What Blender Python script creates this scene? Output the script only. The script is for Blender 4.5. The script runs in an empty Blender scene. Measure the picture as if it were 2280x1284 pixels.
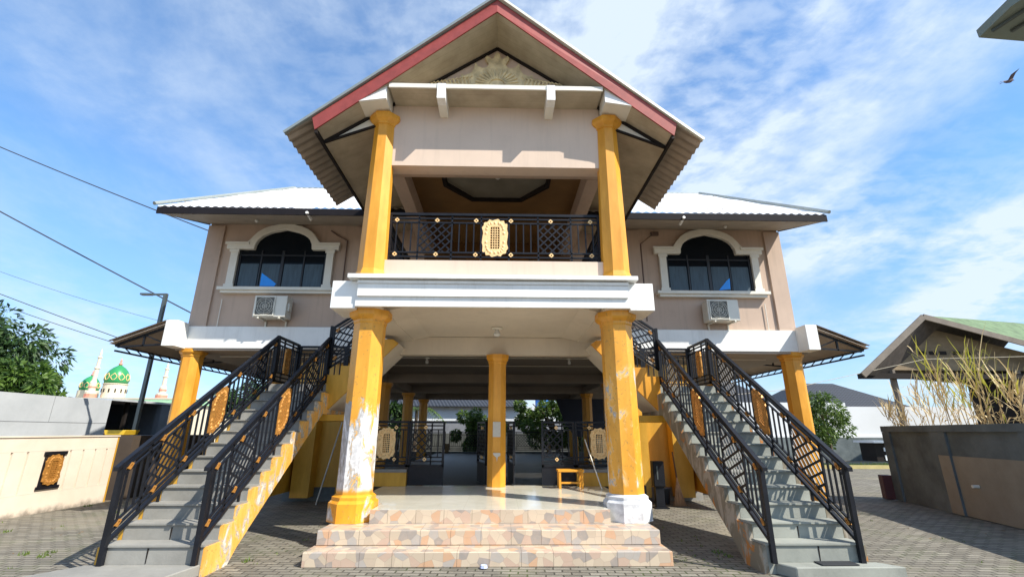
import bpy, bmesh, math, random
from mathutils import Vector, Matrix
random.seed(7)
S = bpy.context.scene
COL = S.collection
# ---------------------------------------------------------------- camera
F_PX = 1032.177
yaw, pitch, roll = -0.0230605, 0.2996236, 0.00238571
cy, sy, cp, sp = math.cos(yaw), math.sin(yaw), math.cos(pitch), math.sin(pitch)
Fw = Vector((-sy*cp, cy*cp, sp)); Rt = Vector((cy, sy, 0)); Up = Rt.cross(Fw)
R2 = Rt*math.cos(roll)+Up*math.sin(roll); U2 = Up*math.cos(roll)-Rt*math.sin(roll)
cd = bpy.data.cameras.new('camera'); cam = bpy.data.objects.new('camera', cd); COL.objects.link(cam)
cd.sensor_width = 36; cd.lens = 36*F_PX/2280; cd.clip_end = 2000; cd.clip_start = .05
M = Matrix.Identity(4)
for i in range(3):
    M[i][0] = R2[i]; M[i][1] = U2[i]; M[i][2] = -Fw[i]
M[0][3], M[1][3], M[2][3] = 0.1282, -9.158, 1.6
cam.matrix_world = M
S.camera = cam
# ---------------------------------------------------------------- light
SUN = Vector((-1, .70, -1.2)).normalized()
elev = math.asin(-SUN.z); azi = math.atan2(-SUN.x, -SUN.y)
ld = bpy.data.lights.new('sun', 'SUN'); lo = bpy.data.objects.new('sun', ld); COL.objects.link(lo)
ld.energy = 5.0; ld.angle = math.radians(.5); ld.color = (1, .94, .84)
lo.rotation_euler = SUN.to_track_quat('-Z', 'Y').to_euler(); lo.location = (20, -20, 30)
W = bpy.data.worlds.new('World'); S.world = W; W.use_nodes = True
nt = W.node_tree; nt.nodes.clear()
def N(nt, t, **k):
    n = nt.nodes.new(t)
    for a, b in k.items(): setattr(n, a, b)
    return n
sky = N(nt, 'ShaderNodeTexSky', sky_type='NISHITA', sun_disc=False, sun_elevation=elev, sun_rotation=azi,
        altitude=50, air_density=1.0, dust_density=.6, ozone_density=2.5)
hs = N(nt, 'ShaderNodeHueSaturation'); hs.inputs['Saturation'].default_value = 1.2; hs.inputs['Hue'].default_value = .499
hs.inputs['Value'].default_value = 2.3
nt.links.new(sky.outputs[0], hs.inputs['Color'])
tc = N(nt, 'ShaderNodeTexCoord'); sx = N(nt, 'ShaderNodeSeparateXYZ'); nt.links.new(tc.outputs['Generated'], sx.inputs[0])
def MA(nt, op, a, b=None, c=None):
    m = N(nt, 'ShaderNodeMath', operation=op)
    for i, v in enumerate((a, b, c)):
        if v is None: continue
        if isinstance(v, (int, float)): m.inputs[i].default_value = v
        else: nt.links.new(v, m.inputs[i])
    return m.outputs[0]
zz = MA(nt, 'ADD', MA(nt, 'MAXIMUM', sx.outputs[2], 0), .22)
cx_ = MA(nt, 'DIVIDE', sx.outputs[0], zz); cy_ = MA(nt, 'DIVIDE', sx.outputs[1], zz)
cb = N(nt, 'ShaderNodeCombineXYZ'); nt.links.new(cx_, cb.inputs[0]); nt.links.new(cy_, cb.inputs[1])
def cloud(scale, loc, rz, sc, detail, rough, dist, lo_, hi_):
    mp = N(nt, 'ShaderNodeMapping'); mp.inputs['Location'].default_value = loc
    mp.inputs['Rotation'].default_value = (0, 0, rz); mp.inputs['Scale'].default_value = sc
    nt.links.new(cb.outputs[0], mp.inputs[0])
    n = N(nt, 'ShaderNodeTexNoise'); n.inputs['Scale'].default_value = scale; n.inputs['Detail'].default_value = detail
    n.inputs['Roughness'].default_value = rough; n.inputs['Distortion'].default_value = dist
    nt.links.new(mp.outputs[0], n.inputs[0])
    r = N(nt, 'ShaderNodeMapRange'); r.interpolation_type = 'SMOOTHSTEP'
    r.inputs[1].default_value = lo_; r.inputs[2].default_value = hi_
    nt.links.new(n.outputs[0], r.inputs[0]); return r.outputs[0]
big = cloud(.7, (3.2, 1.4, 0), .5, (1, 1, 1), 3, .5, .3, .34, .66)
mid = cloud(1.7, (1.3, .2, 0), .35, (1.25, .85, 1), 9, .62, .25, .38, .70)
fine = cloud(14, (0, 0, 0), .5, (.85, 1.3, 1), 5, .55, .2, .32, .68)
side = N(nt, 'ShaderNodeMapRange'); side.inputs[1].default_value = -.8; side.inputs[2].default_value = 1.4
side.inputs[3].default_value = .82; side.inputs[4].default_value = 1.15; nt.links.new(cx_, side.inputs[0])
cm = MA(nt, 'MULTIPLY', big, MA(nt, 'ADD', MA(nt, 'MULTIPLY', mid, .75), MA(nt, 'MULTIPLY', fine, .35)))
cm = MA(nt, 'ADD', cm, MA(nt, 'MULTIPLY', mid, .28))
cm = MA(nt, 'MULTIPLY', cm, side.outputs[0])
cm = MA(nt, 'ADD', cm, .15)
hz = N(nt, 'ShaderNodeMapRange'); hz.inputs[1].default_value = .0; hz.inputs[2].default_value = .42
hz.inputs[3].default_value = .22; hz.inputs[4].default_value = 0; nt.links.new(sx.outputs[2], hz.inputs[0])
cm = MA(nt, 'MINIMUM', MA(nt, 'ADD', cm, hz.outputs[0]), .93)
mx = N(nt, 'ShaderNodeMix', data_type='RGBA'); nt.links.new(cm, mx.inputs[0])
sg = N(nt, 'ShaderNodeMapRange'); sg.inputs[1].default_value = 0; sg.inputs[2].default_value = .4; nt.links.new(sx.outputs[2], sg.inputs[0])
tint = mixc0 = N(nt, 'ShaderNodeMix', data_type='RGBA'); nt.links.new(sg.outputs[0], tint.inputs[0])
tint.inputs[6].default_value = (.42, .60, .86, 1); tint.inputs[7].default_value = (.66, .97, 1.10, 1)
tm = N(nt, 'ShaderNodeMix', data_type='RGBA', blend_type='MULTIPLY'); tm.inputs[0].default_value = 1
nt.links.new(hs.outputs[0], tm.inputs[6]); nt.links.new(tint.outputs[2], tm.inputs[7])
nt.links.new(tm.outputs[2], mx.inputs[6]); mx.inputs[7].default_value = (8.0, 9.2, 10.6, 1)
bg = N(nt, 'ShaderNodeBackground'); bg.inputs[1].default_value = .072
nt.links.new(mx.outputs[2], bg.inputs[0])
wo = N(nt, 'ShaderNodeOutputWorld'); nt.links.new(bg.outputs[0], wo.inputs[0])
S.view_settings.view_transform = 'Standard'; S.view_settings.look = 'None'
S.view_settings.gamma = 1; S.view_settings.use_curve_mapping = False
S.view_settings.exposure = .55
S.render.engine = 'CYCLES'
# ---------------------------------------------------------------- materials
def base(name, rough=.6, metal=0, spec=.5):
    m = bpy.data.materials.new(name); m.use_nodes = True
    b = m.node_tree.nodes['Principled BSDF']
    b.inputs['Roughness'].default_value = rough; b.inputs['Metallic'].default_value = metal
    b.inputs['Specular IOR Level'].default_value = spec
    return m, m.node_tree, b
def pos(t):
    return N(t, 'ShaderNodeNewGeometry').outputs['Position']
def noise(t, scale, vec=None, detail=4, rough=.6, dist=0, sc=None):
    vec = vec or pos(t)
    if sc:
        mp = N(t, 'ShaderNodeMapping'); mp.inputs['Scale'].default_value = sc; t.links.new(vec, mp.inputs[0]); vec = mp.outputs[0]
    n = N(t, 'ShaderNodeTexNoise'); n.inputs['Scale'].default_value = scale; n.inputs['Detail'].default_value = detail
    n.inputs['Roughness'].default_value = rough; n.inputs['Distortion'].default_value = dist
    t.links.new(vec, n.inputs[0]); return n.outputs[0]
def rng(t, v, a, b, c=0, d=1, smooth=False):
    r = N(t, 'ShaderNodeMapRange')
    if smooth: r.interpolation_type = 'SMOOTHSTEP'
    for i, x in enumerate((a, b, c, d)): r.inputs[i+1].default_value = x
    t.links.new(v, r.inputs[0]); return r.outputs[0]
def mixc(t, f, a, b):
    m = N(t, 'ShaderNodeMix', data_type='RGBA')
    for i, v in ((0, f), (6, a), (7, b)):
        if isinstance(v, tuple): m.inputs[i].default_value = (*v[:3], 1)
        elif isinstance(v, (int, float)): m.inputs[i].default_value = v
        else: t.links.new(v, m.inputs[i])
    return m.outputs[2]
def bump(t, b, h, s=.3, d=.01):
    n = N(t, 'ShaderNodeBump'); n.inputs['Strength'].default_value = s; n.inputs['Distance'].default_value = d
    t.links.new(h, n.inputs['Height']); t.links.new(n.outputs[0], b.inputs['Normal'])
def mul(c, k): return tuple(x*k for x in c)
def plain(name, c, rough=.6, metal=0, var=.15, scale=2.5, bs=30, bst=.15, spec=.5, sc=None, c2=None, streak=0):
    m, t, b = base(name, rough, metal, spec)
    f = rng(t, noise(t, scale, sc=sc, detail=6), .3, .7)
    cl = mixc(t, f, mul(c, 1-var), c2 or mul(c, 1+var))
    if streak:
        k1 = rng(t, noise(t, 7, sc=(1, 1, .06), detail=6, rough=.7), .5, .8, 0, streak)
        k2 = rng(t, noise(t, 1.1, detail=9, rough=.75), .55, .75, 0, streak*.8)
        cl = mixc(t, MA(t, 'MAXIMUM', k1, k2), cl, (.16, .145, .12))
    t.links.new(cl, b.inputs['Base Color'])
    if bst: bump(t, b, noise(t, bs, detail=3), bst, .004)
    return m
Y1, Y2 = (.60, .25, .014), (.86, .42, .05)
def yellow(name, peel=None, c1=Y1, c2=Y2, white=(.80, .78, .76)):
    """peel: (z0,z1,amount,scale,[x-facing side])"""
    m, t, b = base(name, .42)
    f = rng(t, noise(t, 1.6, sc=(1.6, 1.6, .5), detail=7, rough=.65), .3, .7)
    c = mixc(t, f, c1, c2)
    st = rng(t, noise(t, 14, sc=(1, 1, .15), detail=4), .35, .75, 0, .35)
    c = mixc(t, st, c, mul(c1, .8))
    if peel:
        z0, z1, amt, sc = peel[:4]
        P = pos(t); s = N(t, 'ShaderNodeSeparateXYZ'); t.links.new(P, s.inputs[0])
        up = rng(t, s.outputs[2], z1, z1-.45, 0, 1, True)
        lo2 = rng(t, s.outputs[2], z0, z0+.08, 0, 1, True)
        n = noise(t, sc, P, 9, .68, .7, sc=(1, 1, .5))
        v = MA(t, 'ADD', n, MA(t, 'MULTIPLY', up, amt))
        k = MA(t, 'MULTIPLY', MA(t, 'MULTIPLY', rng(t, v, .60, .61, 0, 1, True), lo2), rng(t, up, .02, .08))
        if len(peel) > 4:
            gn = N(t, 'ShaderNodeNewGeometry'); s2 = N(t, 'ShaderNodeSeparateXYZ'); t.links.new(gn.outputs['True Normal'], s2.inputs[0])
            sd = rng(t, s2.outputs[0], -.45, -.55, 0, 1)
            sd = MA(t, 'MULTIPLY', sd, MA(t, 'MULTIPLY', rng(t, MA(t, 'ADD', s.outputs[2], MA(t, 'MULTIPLY', n, .3)), peel[4], peel[4]-.02), lo2))
            k = MA(t, 'MAXIMUM', k, sd)
        wv = mixc(t, rng(t, noise(t, 9, detail=7), .35, .65), mul(white, .62), white)
        c = mixc(t, MA(t, 'MULTIPLY', MA(t, 'MULTIPLY', rng(t, v, .545, .60, 0, .55), lo2), rng(t, up, .02, .2)), c, mul(c2, 1.05) if c2[2] > .2 else (.86, .62, .30))
        c = mixc(t, rng(t, noise(t, 23, P, 4), .60, .66, 0, .6), c, (.34, .19, .05))
        c = mixc(t, k, c, wv)
        edge = MA(t, 'MULTIPLY', MA(t, 'MULTIPLY', k, rng(t, v, .625, .665, 1, 0)), .75)
        c = mixc(t, edge, c, (.30, .26, .21))
        bump(t, b, k, .5, -.003)
        t.links.new(rng(t, k, 0, 1, .42, .8), b.inputs['Roughness'])
    t.links.new(c, b.inputs['Base Color'])
    return m
mYel = yellow('yellow_paint')
mYelOld = yellow('aged_yellow_paint', None, (.50, .26, .02), (.72, .40, .05))
mYelL = yellow('peeling_yellow_paint_left', (.74, 2.15, .17, 4.2, 2.15))
mYelR = yellow('peeling_yellow_paint_right', (.8, 2.7, .05, 3.0), Y1, Y2)
mBaseL = yellow('orange_plinth_paint', (.35, .8, .05, 3.5), (.74, .27, .01), (.9, .42, .03))
mBaseR = yellow('white_plinth_paint', (0, 9, .6, 3.5), white=(.80, .80, .80))
mSideL = yellow('peeled_stringer_yellow', (-1, 3.0, .06, 5.5), (.80, .37, .05), (.95, .52, .12), (.85, .75, .62))
mTaupe = plain('taupe_wall_paint', (.50, .375, .29), .75, var=.06, scale=1.2, streak=.3)
mPink = plain('pink_beige_paint', (.65, .51, .40), .75, var=.05, scale=1.2, streak=.18)
mWhite = plain('white_paint', (.80, .80, .77), .55, var=.06, scale=1.5, streak=.22)
mTrim = plain('cream_trim_paint', (.74, .71, .62), .5, var=.06, scale=3)
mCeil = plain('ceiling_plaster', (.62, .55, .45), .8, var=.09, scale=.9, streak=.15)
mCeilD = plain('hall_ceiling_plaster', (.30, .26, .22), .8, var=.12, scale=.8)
mBlack = plain('black_enamel', (.009, .010, .014), .42, var=.3, scale=8, bst=0, spec=.3)
mGold = plain('gold_paint', (.50, .23, .05), .42, .35, var=.25, scale=22)
mGoldL = plain('pale_gold_paint', (.85, .58, .27), .5, .1, var=.2, scale=22)
mDark = plain('dark_wood', (.018, .014, .012), .7, spec=.2)
mRed = plain('red_fascia_paint', (.33, .062, .05), .5, var=.16, scale=6, sc=(1, 1, 1))
mEdge = plain('grey_flashing', (.30, .33, .31), .45, .3, var=.1)
mZinc = plain('white_corrugated_metal', (.86, .86, .86), .35, .1, var=.05, scale=.8, bst=0)
mZincU = plain('weathered_corrugated_metal', (.36, .30, .24), .5, .15, var=.18, scale=3)
mFasc = plain('dark_fascia_board', (.014, .012, .014), .7, spec=.15)
mIvory = plain('ac_casing', (.70, .68, .60), .45, var=.06)
mGlass, t_, b_ = base('dark_tinted_glass', .08, 0, .16)
b_.inputs['Base Color'].default_value = (.006, .009, .013, 1)
mCurt = plain('blue_grey_curtain', (.045, .08, .11), .5, var=.3, scale=9, sc=(3, 3, .3), bst=0)
mReflBlue = plain('painted_blue_reflection', (.01, .30, .95), .25, var=.08, bst=0)  # blue that stands for reflections in the window glass
mFrame = plain('window_frame_metal', (.012, .012, .014), .35, bst=0)
mPaper = plain('paper', (.55, .52, .45), .8, var=.08, scale=20, bst=0)
mSteel = plain('grey_steel', (.12, .14, .14), .4, .5)
mWood = plain('varnished_wood', (.13, .06, .015), .4, var=.3, scale=3, sc=(1, 1, .2))
mWoodC = plain('wood_ceiling', (.24, .14, .055), .55, var=.2, scale=2)
mLampG = plain('milky_lamp_glass', (.6, .6, .58), .2, bst=0)
mStem = plain('bark', (.10, .075, .05), .9, var=.3, scale=6, bst=.6)
def soffit_mat():
    m, t, b = base('soffit_panels', .6)
    P = pos(t); s = N(t, 'ShaderNodeSeparateXYZ'); t.links.new(P, s.inputs[0])
    fr = MA(t, 'FRACT', MA(t, 'MULTIPLY', s.outputs[1], 6.5))
    ln = rng(t, fr, .0, .05, 1, 0)
    c = mixc(t, rng(t, noise(t, 2.2, detail=6), .35, .7), (.36, .30, .21), (.52, .45, .33))
    t.links.new(mixc(t, MA(t, 'MULTIPLY', ln, .45), c, (.12, .09, .06)), b.inputs['Base Color']); return m
mSoff = soffit_mat()
def concrete(name, c1, c2, stain=.5, scale=2.0, dark=(.06, .055, .05)):
    m, t, b = base(name, .85)
    c = mixc(t, rng(t, noise(t, scale, detail=8, rough=.65), .3, .7), c1, c2)
    k = rng(t, noise(t, scale*.55, detail=7, rough=.7, dist=.6), .52, .75, 0, stain)
    c = mixc(t, k, c, dark)
    t.links.new(c, b.inputs['Base Color']); bump(t, b, noise(t, 35, detail=5), .35, .006); return m
mStep = concrete('stair_cement', (.20, .195, .175), (.31, .30, .27), .4)
mStepN = concrete('stair_cement_right', (.24, .25, .22), (.34, .35, .305), .35)
mConc = concrete('dark_cement_wall', (.062, .08, .085), (.16, .19, .195), .7, 1.1, (.035, .038, .032))
mGreyW = concrete('grey_render', (.40, .42, .43), (.50, .52, .53), .12, .9, (.25, .25, .25))
mTan = concrete('tan_patch_paint', (.22, .19, .145), (.31, .28, .22), .2, 1.2)
def barestring():
    m, t, b = base('bare_patched_stringer', .85)
    c = mixc(t, rng(t, noise(t, 4, sc=(1, 1, .45), detail=6, dist=1), .42, .52, 0, 1, True), (.34, .30, .24), (.20, .17, .12))
    c = mixc(t, rng(t, noise(t, 3.2, sc=(1, 1, .6), detail=6, dist=1.5), .56, .60, 0, 1, True), c, (.42, .17, .04))
    t.links.new(c, b.inputs['Base Color']); bump(t, b, noise(t, 9, detail=6), .4, .01); return m
mBare = barestring()
def creamwall():
    m, t, b = base('cream_wall_paint', .75)
    P = pos(t); s = N(t, 'ShaderNodeSeparateXYZ'); t.links.new(P, s.inputs[0])
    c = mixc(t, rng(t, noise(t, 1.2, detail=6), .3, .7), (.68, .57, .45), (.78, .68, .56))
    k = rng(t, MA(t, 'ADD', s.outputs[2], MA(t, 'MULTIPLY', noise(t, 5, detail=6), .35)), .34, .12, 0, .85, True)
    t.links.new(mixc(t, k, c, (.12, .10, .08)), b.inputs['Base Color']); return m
mCream = creamwall()
def tilemat(name, tw, th, axis='x', off=(0, 0)):
    m, t, b = base(name, .32)
    P = pos(t); s = N(t, 'ShaderNodeSeparateXYZ'); t.links.new(P, s.inputs[0])
    u = MA(t, 'ADD', s.outputs[0], off[0]); v = MA(t, 'ADD', MA(t, 'ADD', s.outputs[2], s.outputs[1]), off[1])
    cc = N(t, 'ShaderNodeCombineXYZ'); t.links.new(u, cc.inputs[0]); t.links.new(v, cc.inputs[1])
    vo = N(t, 'ShaderNodeTexVoronoi', voronoi_dimensions='2D'); vo.inputs['Scale'].default_value = 8.5; vo.inputs['Randomness'].default_value = .95
    t.links.new(cc.outputs[0], vo.inputs['Vector'])
    vd = N(t, 'ShaderNodeTexVoronoi', voronoi_dimensions='2D', feature='DISTANCE_TO_EDGE'); vd.inputs['Scale'].default_value = 8.5; vd.inputs['Randomness'].default_value = .95
    t.links.new(cc.outputs[0], vd.inputs['Vector'])
    wn = N(t, 'ShaderNodeSeparateColor'); t.links.new(vo.outputs['Color'], wn.inputs[0])
    cr = N(t, 'ShaderNodeValToRGB'); cr.color_ramp.interpolation = 'CONSTANT'
    cols = [(0, (.50, .36, .27)), (.18, (.30, .27, .24)), (.38, (.58, .48, .35)), (.58, (.50, .41, .30)), (.76, (.56, .34, .20)), (.88, (.40, .37, .33))]
    while len(cr.color_ramp.elements) < len(cols): cr.color_ramp.elements.new(.5)
    for e, (p, c) in zip(cr.color_ramp.elements, cols): e.position = p; e.color = (*c, 1)
    t.links.new(wn.outputs[0], cr.inputs[0])
    c = mixc(t, rng(t, noise(t, 12, detail=5), .3, .7, 0, .35), cr.outputs[0], (.56, .42, .32))
    c = mixc(t, rng(t, vd.outputs[0], .0, .03, .5, 0), c, (.30, .22, .17))
    fr = MA(t, 'FRACT', MA(t, 'DIVIDE', u, tw))
    ln = rng(t, fr, 0, .022, 1, 0)
    c = mixc(t, ln, c, (.10, .07, .055))
    t.links.new(c, b.inputs['Base Color']); bump(t, b, noise(t, 60), .1, .002); return m
mTile = [tilemat('stone_pattern_tiles_%s' % n, .4, .2, off=o) for n, o in (('low', (.0, 0)), ('mid', (.12, 3)), ('top', (.27, 7)))]
def floormat():
    m, t, b = base('cream_gloss_floor_tiles', .07, 0, .6)
    P = pos(t); s = N(t, 'ShaderNodeSeparateXYZ'); t.links.new(P, s.inputs[0])
    a = rng(t, MA(t, 'FRACT', MA(t, 'DIVIDE', s.outputs[0], .4)), 0, .012, 1, 0)
    d = rng(t, MA(t, 'FRACT', MA(t, 'DIVIDE', s.outputs[1], .4)), 0, .012, 1, 0)
    c = mixc(t, rng(t, noise(t, 1.5, detail=5), .3, .7), (.64, .61, .50), (.74, .70, .59))
    c = mixc(t, MA(t, 'MULTIPLY', MA(t, 'MAXIMUM', a, d), .55), c, (.3, .28, .24))
    t.links.new(c, b.inputs['Base Color'])
    t.links.new(rng(t, noise(t, 6, detail=5), .3, .75, .04, .16), b.inputs['Roughness']); return m
mFloor = floormat()
def paver():
    m, t, b = base('interlocking_pavers', .85)
    P = pos(t)
    mp = N(t, 'ShaderNodeMapping'); mp.inputs['Rotation'].default_value = (0, 0, math.radians(3)); t.links.new(P, mp.inputs[0])
    nd = N(t, 'ShaderNodeTexNoise'); nd.inputs['Scale'].default_value = 3; t.links.new(mp.outputs[0], nd.inputs[0])
    va = N(t, 'ShaderNodeVectorMath', operation='SCALE'); va.inputs['Scale'].default_value = .03; t.links.new(nd.outputs['Color'], va.inputs[0])
    vb = N(t, 'ShaderNodeVectorMath', operation='ADD'); t.links.new(mp.outputs[0], vb.inputs[0]); t.links.new(va.outputs[0], vb.inputs[1])
    br = N(t, 'ShaderNodeTexBrick'); br.inputs['Scale'].default_value = 1
    br.inputs['Brick Width'].default_value = .21; br.inputs['Row Height'].default_value = .105
    br.inputs['Mortar Size'].default_value = .011; br.inputs['Mortar Smooth'].default_value = .35; br.inputs['Bias'].default_value = -.1
    br.inputs['Color1'].default_value = (.17, .155, .125, 1); br.inputs['Color2'].default_value = (.33, .305, .25, 1)
    br.inputs['Mortar'].default_value = (.025, .022, .016, 1)
    t.links.new(vb.outputs[0], br.inputs[0])
    c = mixc(t, rng(t, noise(t, .55, detail=7, rough=.7), .35, .7, 0, .6), br.outputs['Color'], (.15, .135, .105))
    c = mixc(t, rng(t, noise(t, 3.1, detail=7, rough=.75), .5, .72, 0, .5), c, (.10, .095, .07))
    c = mixc(t, rng(t, noise(t, 46, detail=3), .3, .75, 0, .45), c, (.10, .09, .07))
    c = mixc(t, rng(t, noise(t, .33, detail=5, rough=.6), .52, .62, 0, .35), c, (.33, .29, .21))
    mo = MA(t, 'MULTIPLY', br.outputs['Fac'], rng(t, noise(t, 1.3, detail=5), .5, .6, 0, .8))
    c = mixc(t, mo, c, (.06, .085, .02))
    t.links.new(c, b.inputs['Base Color'])
    h = MA(t, 'SUBTRACT', MA(t, 'ADD', MA(t, 'MULTIPLY', noise(t, 22, detail=5), .5), MA(t, 'MULTIPLY', noise(t, 4.5, detail=2), 1.1)), br.outputs['Fac'])
    bump(t, b, h, .9, .014); return m
mPave = paver()
def rooftile(name, c1, c2, fx=4):
    m, t, b = base(name, .6)
    P = pos(t); s = N(t, 'ShaderNodeSeparateXYZ'); t.links.new(P, s.inputs[0])
    a = MA(t, 'ABSOLUTE', MA(t, 'SUBTRACT', MA(t, 'FRACT', MA(t, 'MULTIPLY', MA(t, 'ADD', s.outputs[0], MA(t, 'MULTIPLY', s.outputs[1], .35)), fx)), .5))
    d = MA(t, 'FRACT', MA(t, 'MULTIPLY', s.outputs[2], 5))
    h = MA(t, 'ADD', MA(t, 'MULTIPLY', a, 1.6), MA(t, 'MULTIPLY', d, .5))
    c = mixc(t, rng(t, h, .1, 1.0), c1, c2); t.links.new(c, b.inputs['Base Color']); bump(t, b, h, .8, .05); return m
mRoofT = rooftile('dark_roof_tiles', (.008, .009, .012), (.04, .044, .055))
mRoofG = plain('mossy_green_roofing', (.12, .18, .09), .9, var=.4, scale=2.5)
mOldW = plain('weathered_boards', (.22, .165, .10), .85, var=.3, scale=1.2, sc=(1, 1, 2))
mRafter = plain('grey_weathered_timber', (.19, .16, .13), .85, var=.2, scale=2)
def leaf(name, c1, c2, rough=.5, tr=.25):
    m, t, b = base(name, rough)
    oi = N(t, 'ShaderNodeNewGeometry')
    f = oi.outputs['Random Per Island']
    t.links.new(mixc(t, f, c1, c2), b.inputs['Base Color'])
    b.inputs['Transmission Weight'].default_value = 0
    ts = N(t, 'ShaderNodeBsdfTranslucent'); t.links.new(mixc(t, f, mul(c1, 1.3), mul(c2, 1.3)), ts.inputs[0])
    ms = N(t, 'ShaderNodeMixShader'); ms.inputs[0].default_value = tr
    out = [n for n in t.nodes if n.type == 'OUTPUT_MATERIAL'][0]
    t.links.new(b.outputs[0], ms.inputs[1]); t.links.new(ts.outputs[0], ms.inputs[2]); t.links.new(ms.outputs[0], out.inputs[0]); return m
mLeaf = leaf('mango_leaves', (.010, .032, .008), (.05, .11, .018), .55, .15)
mLeaf2 = leaf('shrub_leaves', (.03, .075, .014), (.14, .22, .03))
mLeafY = leaf('yellow_leaves', (.35, .28, .04), (.45, .38, .08))
mGrass = leaf('grass_blades', (.07, .12, .02), (.20, .26, .06))
mReedD = leaf('dry_reed_blades', (.42, .30, .14), (.72, .58, .32), .7, .2)
mReedG = leaf('green_reed_blades', (.30, .32, .04), (.58, .52, .09), .6, .3)
mDome = plain('green_dome_paint', (.03, .27, .09), .35, var=.15, scale=.4, bst=0)
mMosq = plain('mosque_cream_paint', (.66, .59, .44), .6, var=.05, scale=.2, bst=0)
mMosP = plain('mosque_pink_paint', (.62, .25, .17), .6, bst=0)
mMint = plain('mint_paint', (.40, .68, .42), .6, bst=0)
mNeigh = plain('neighbour_white_paint', (.70, .73, .75), .7, var=.05, scale=.3, bst=0)
mSoil = plain('dry_soil', (.17, .12, .07), .95, var=.3, scale=3)
mNavy = plain('navy_tarpaulin', (.012, .018, .04), .6, var=.2)
mPlastic = plain('blue_plastic', (.05, .2, .6), .3, bst=0)
mStraw = plain('broom_fibres', (.48, .27, .14), .9, var=.35, scale=30, sc=(1, 1, .1))
mBrownT = plain('brown_tile', (.16, .10, .055), .3, var=.2)
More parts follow.
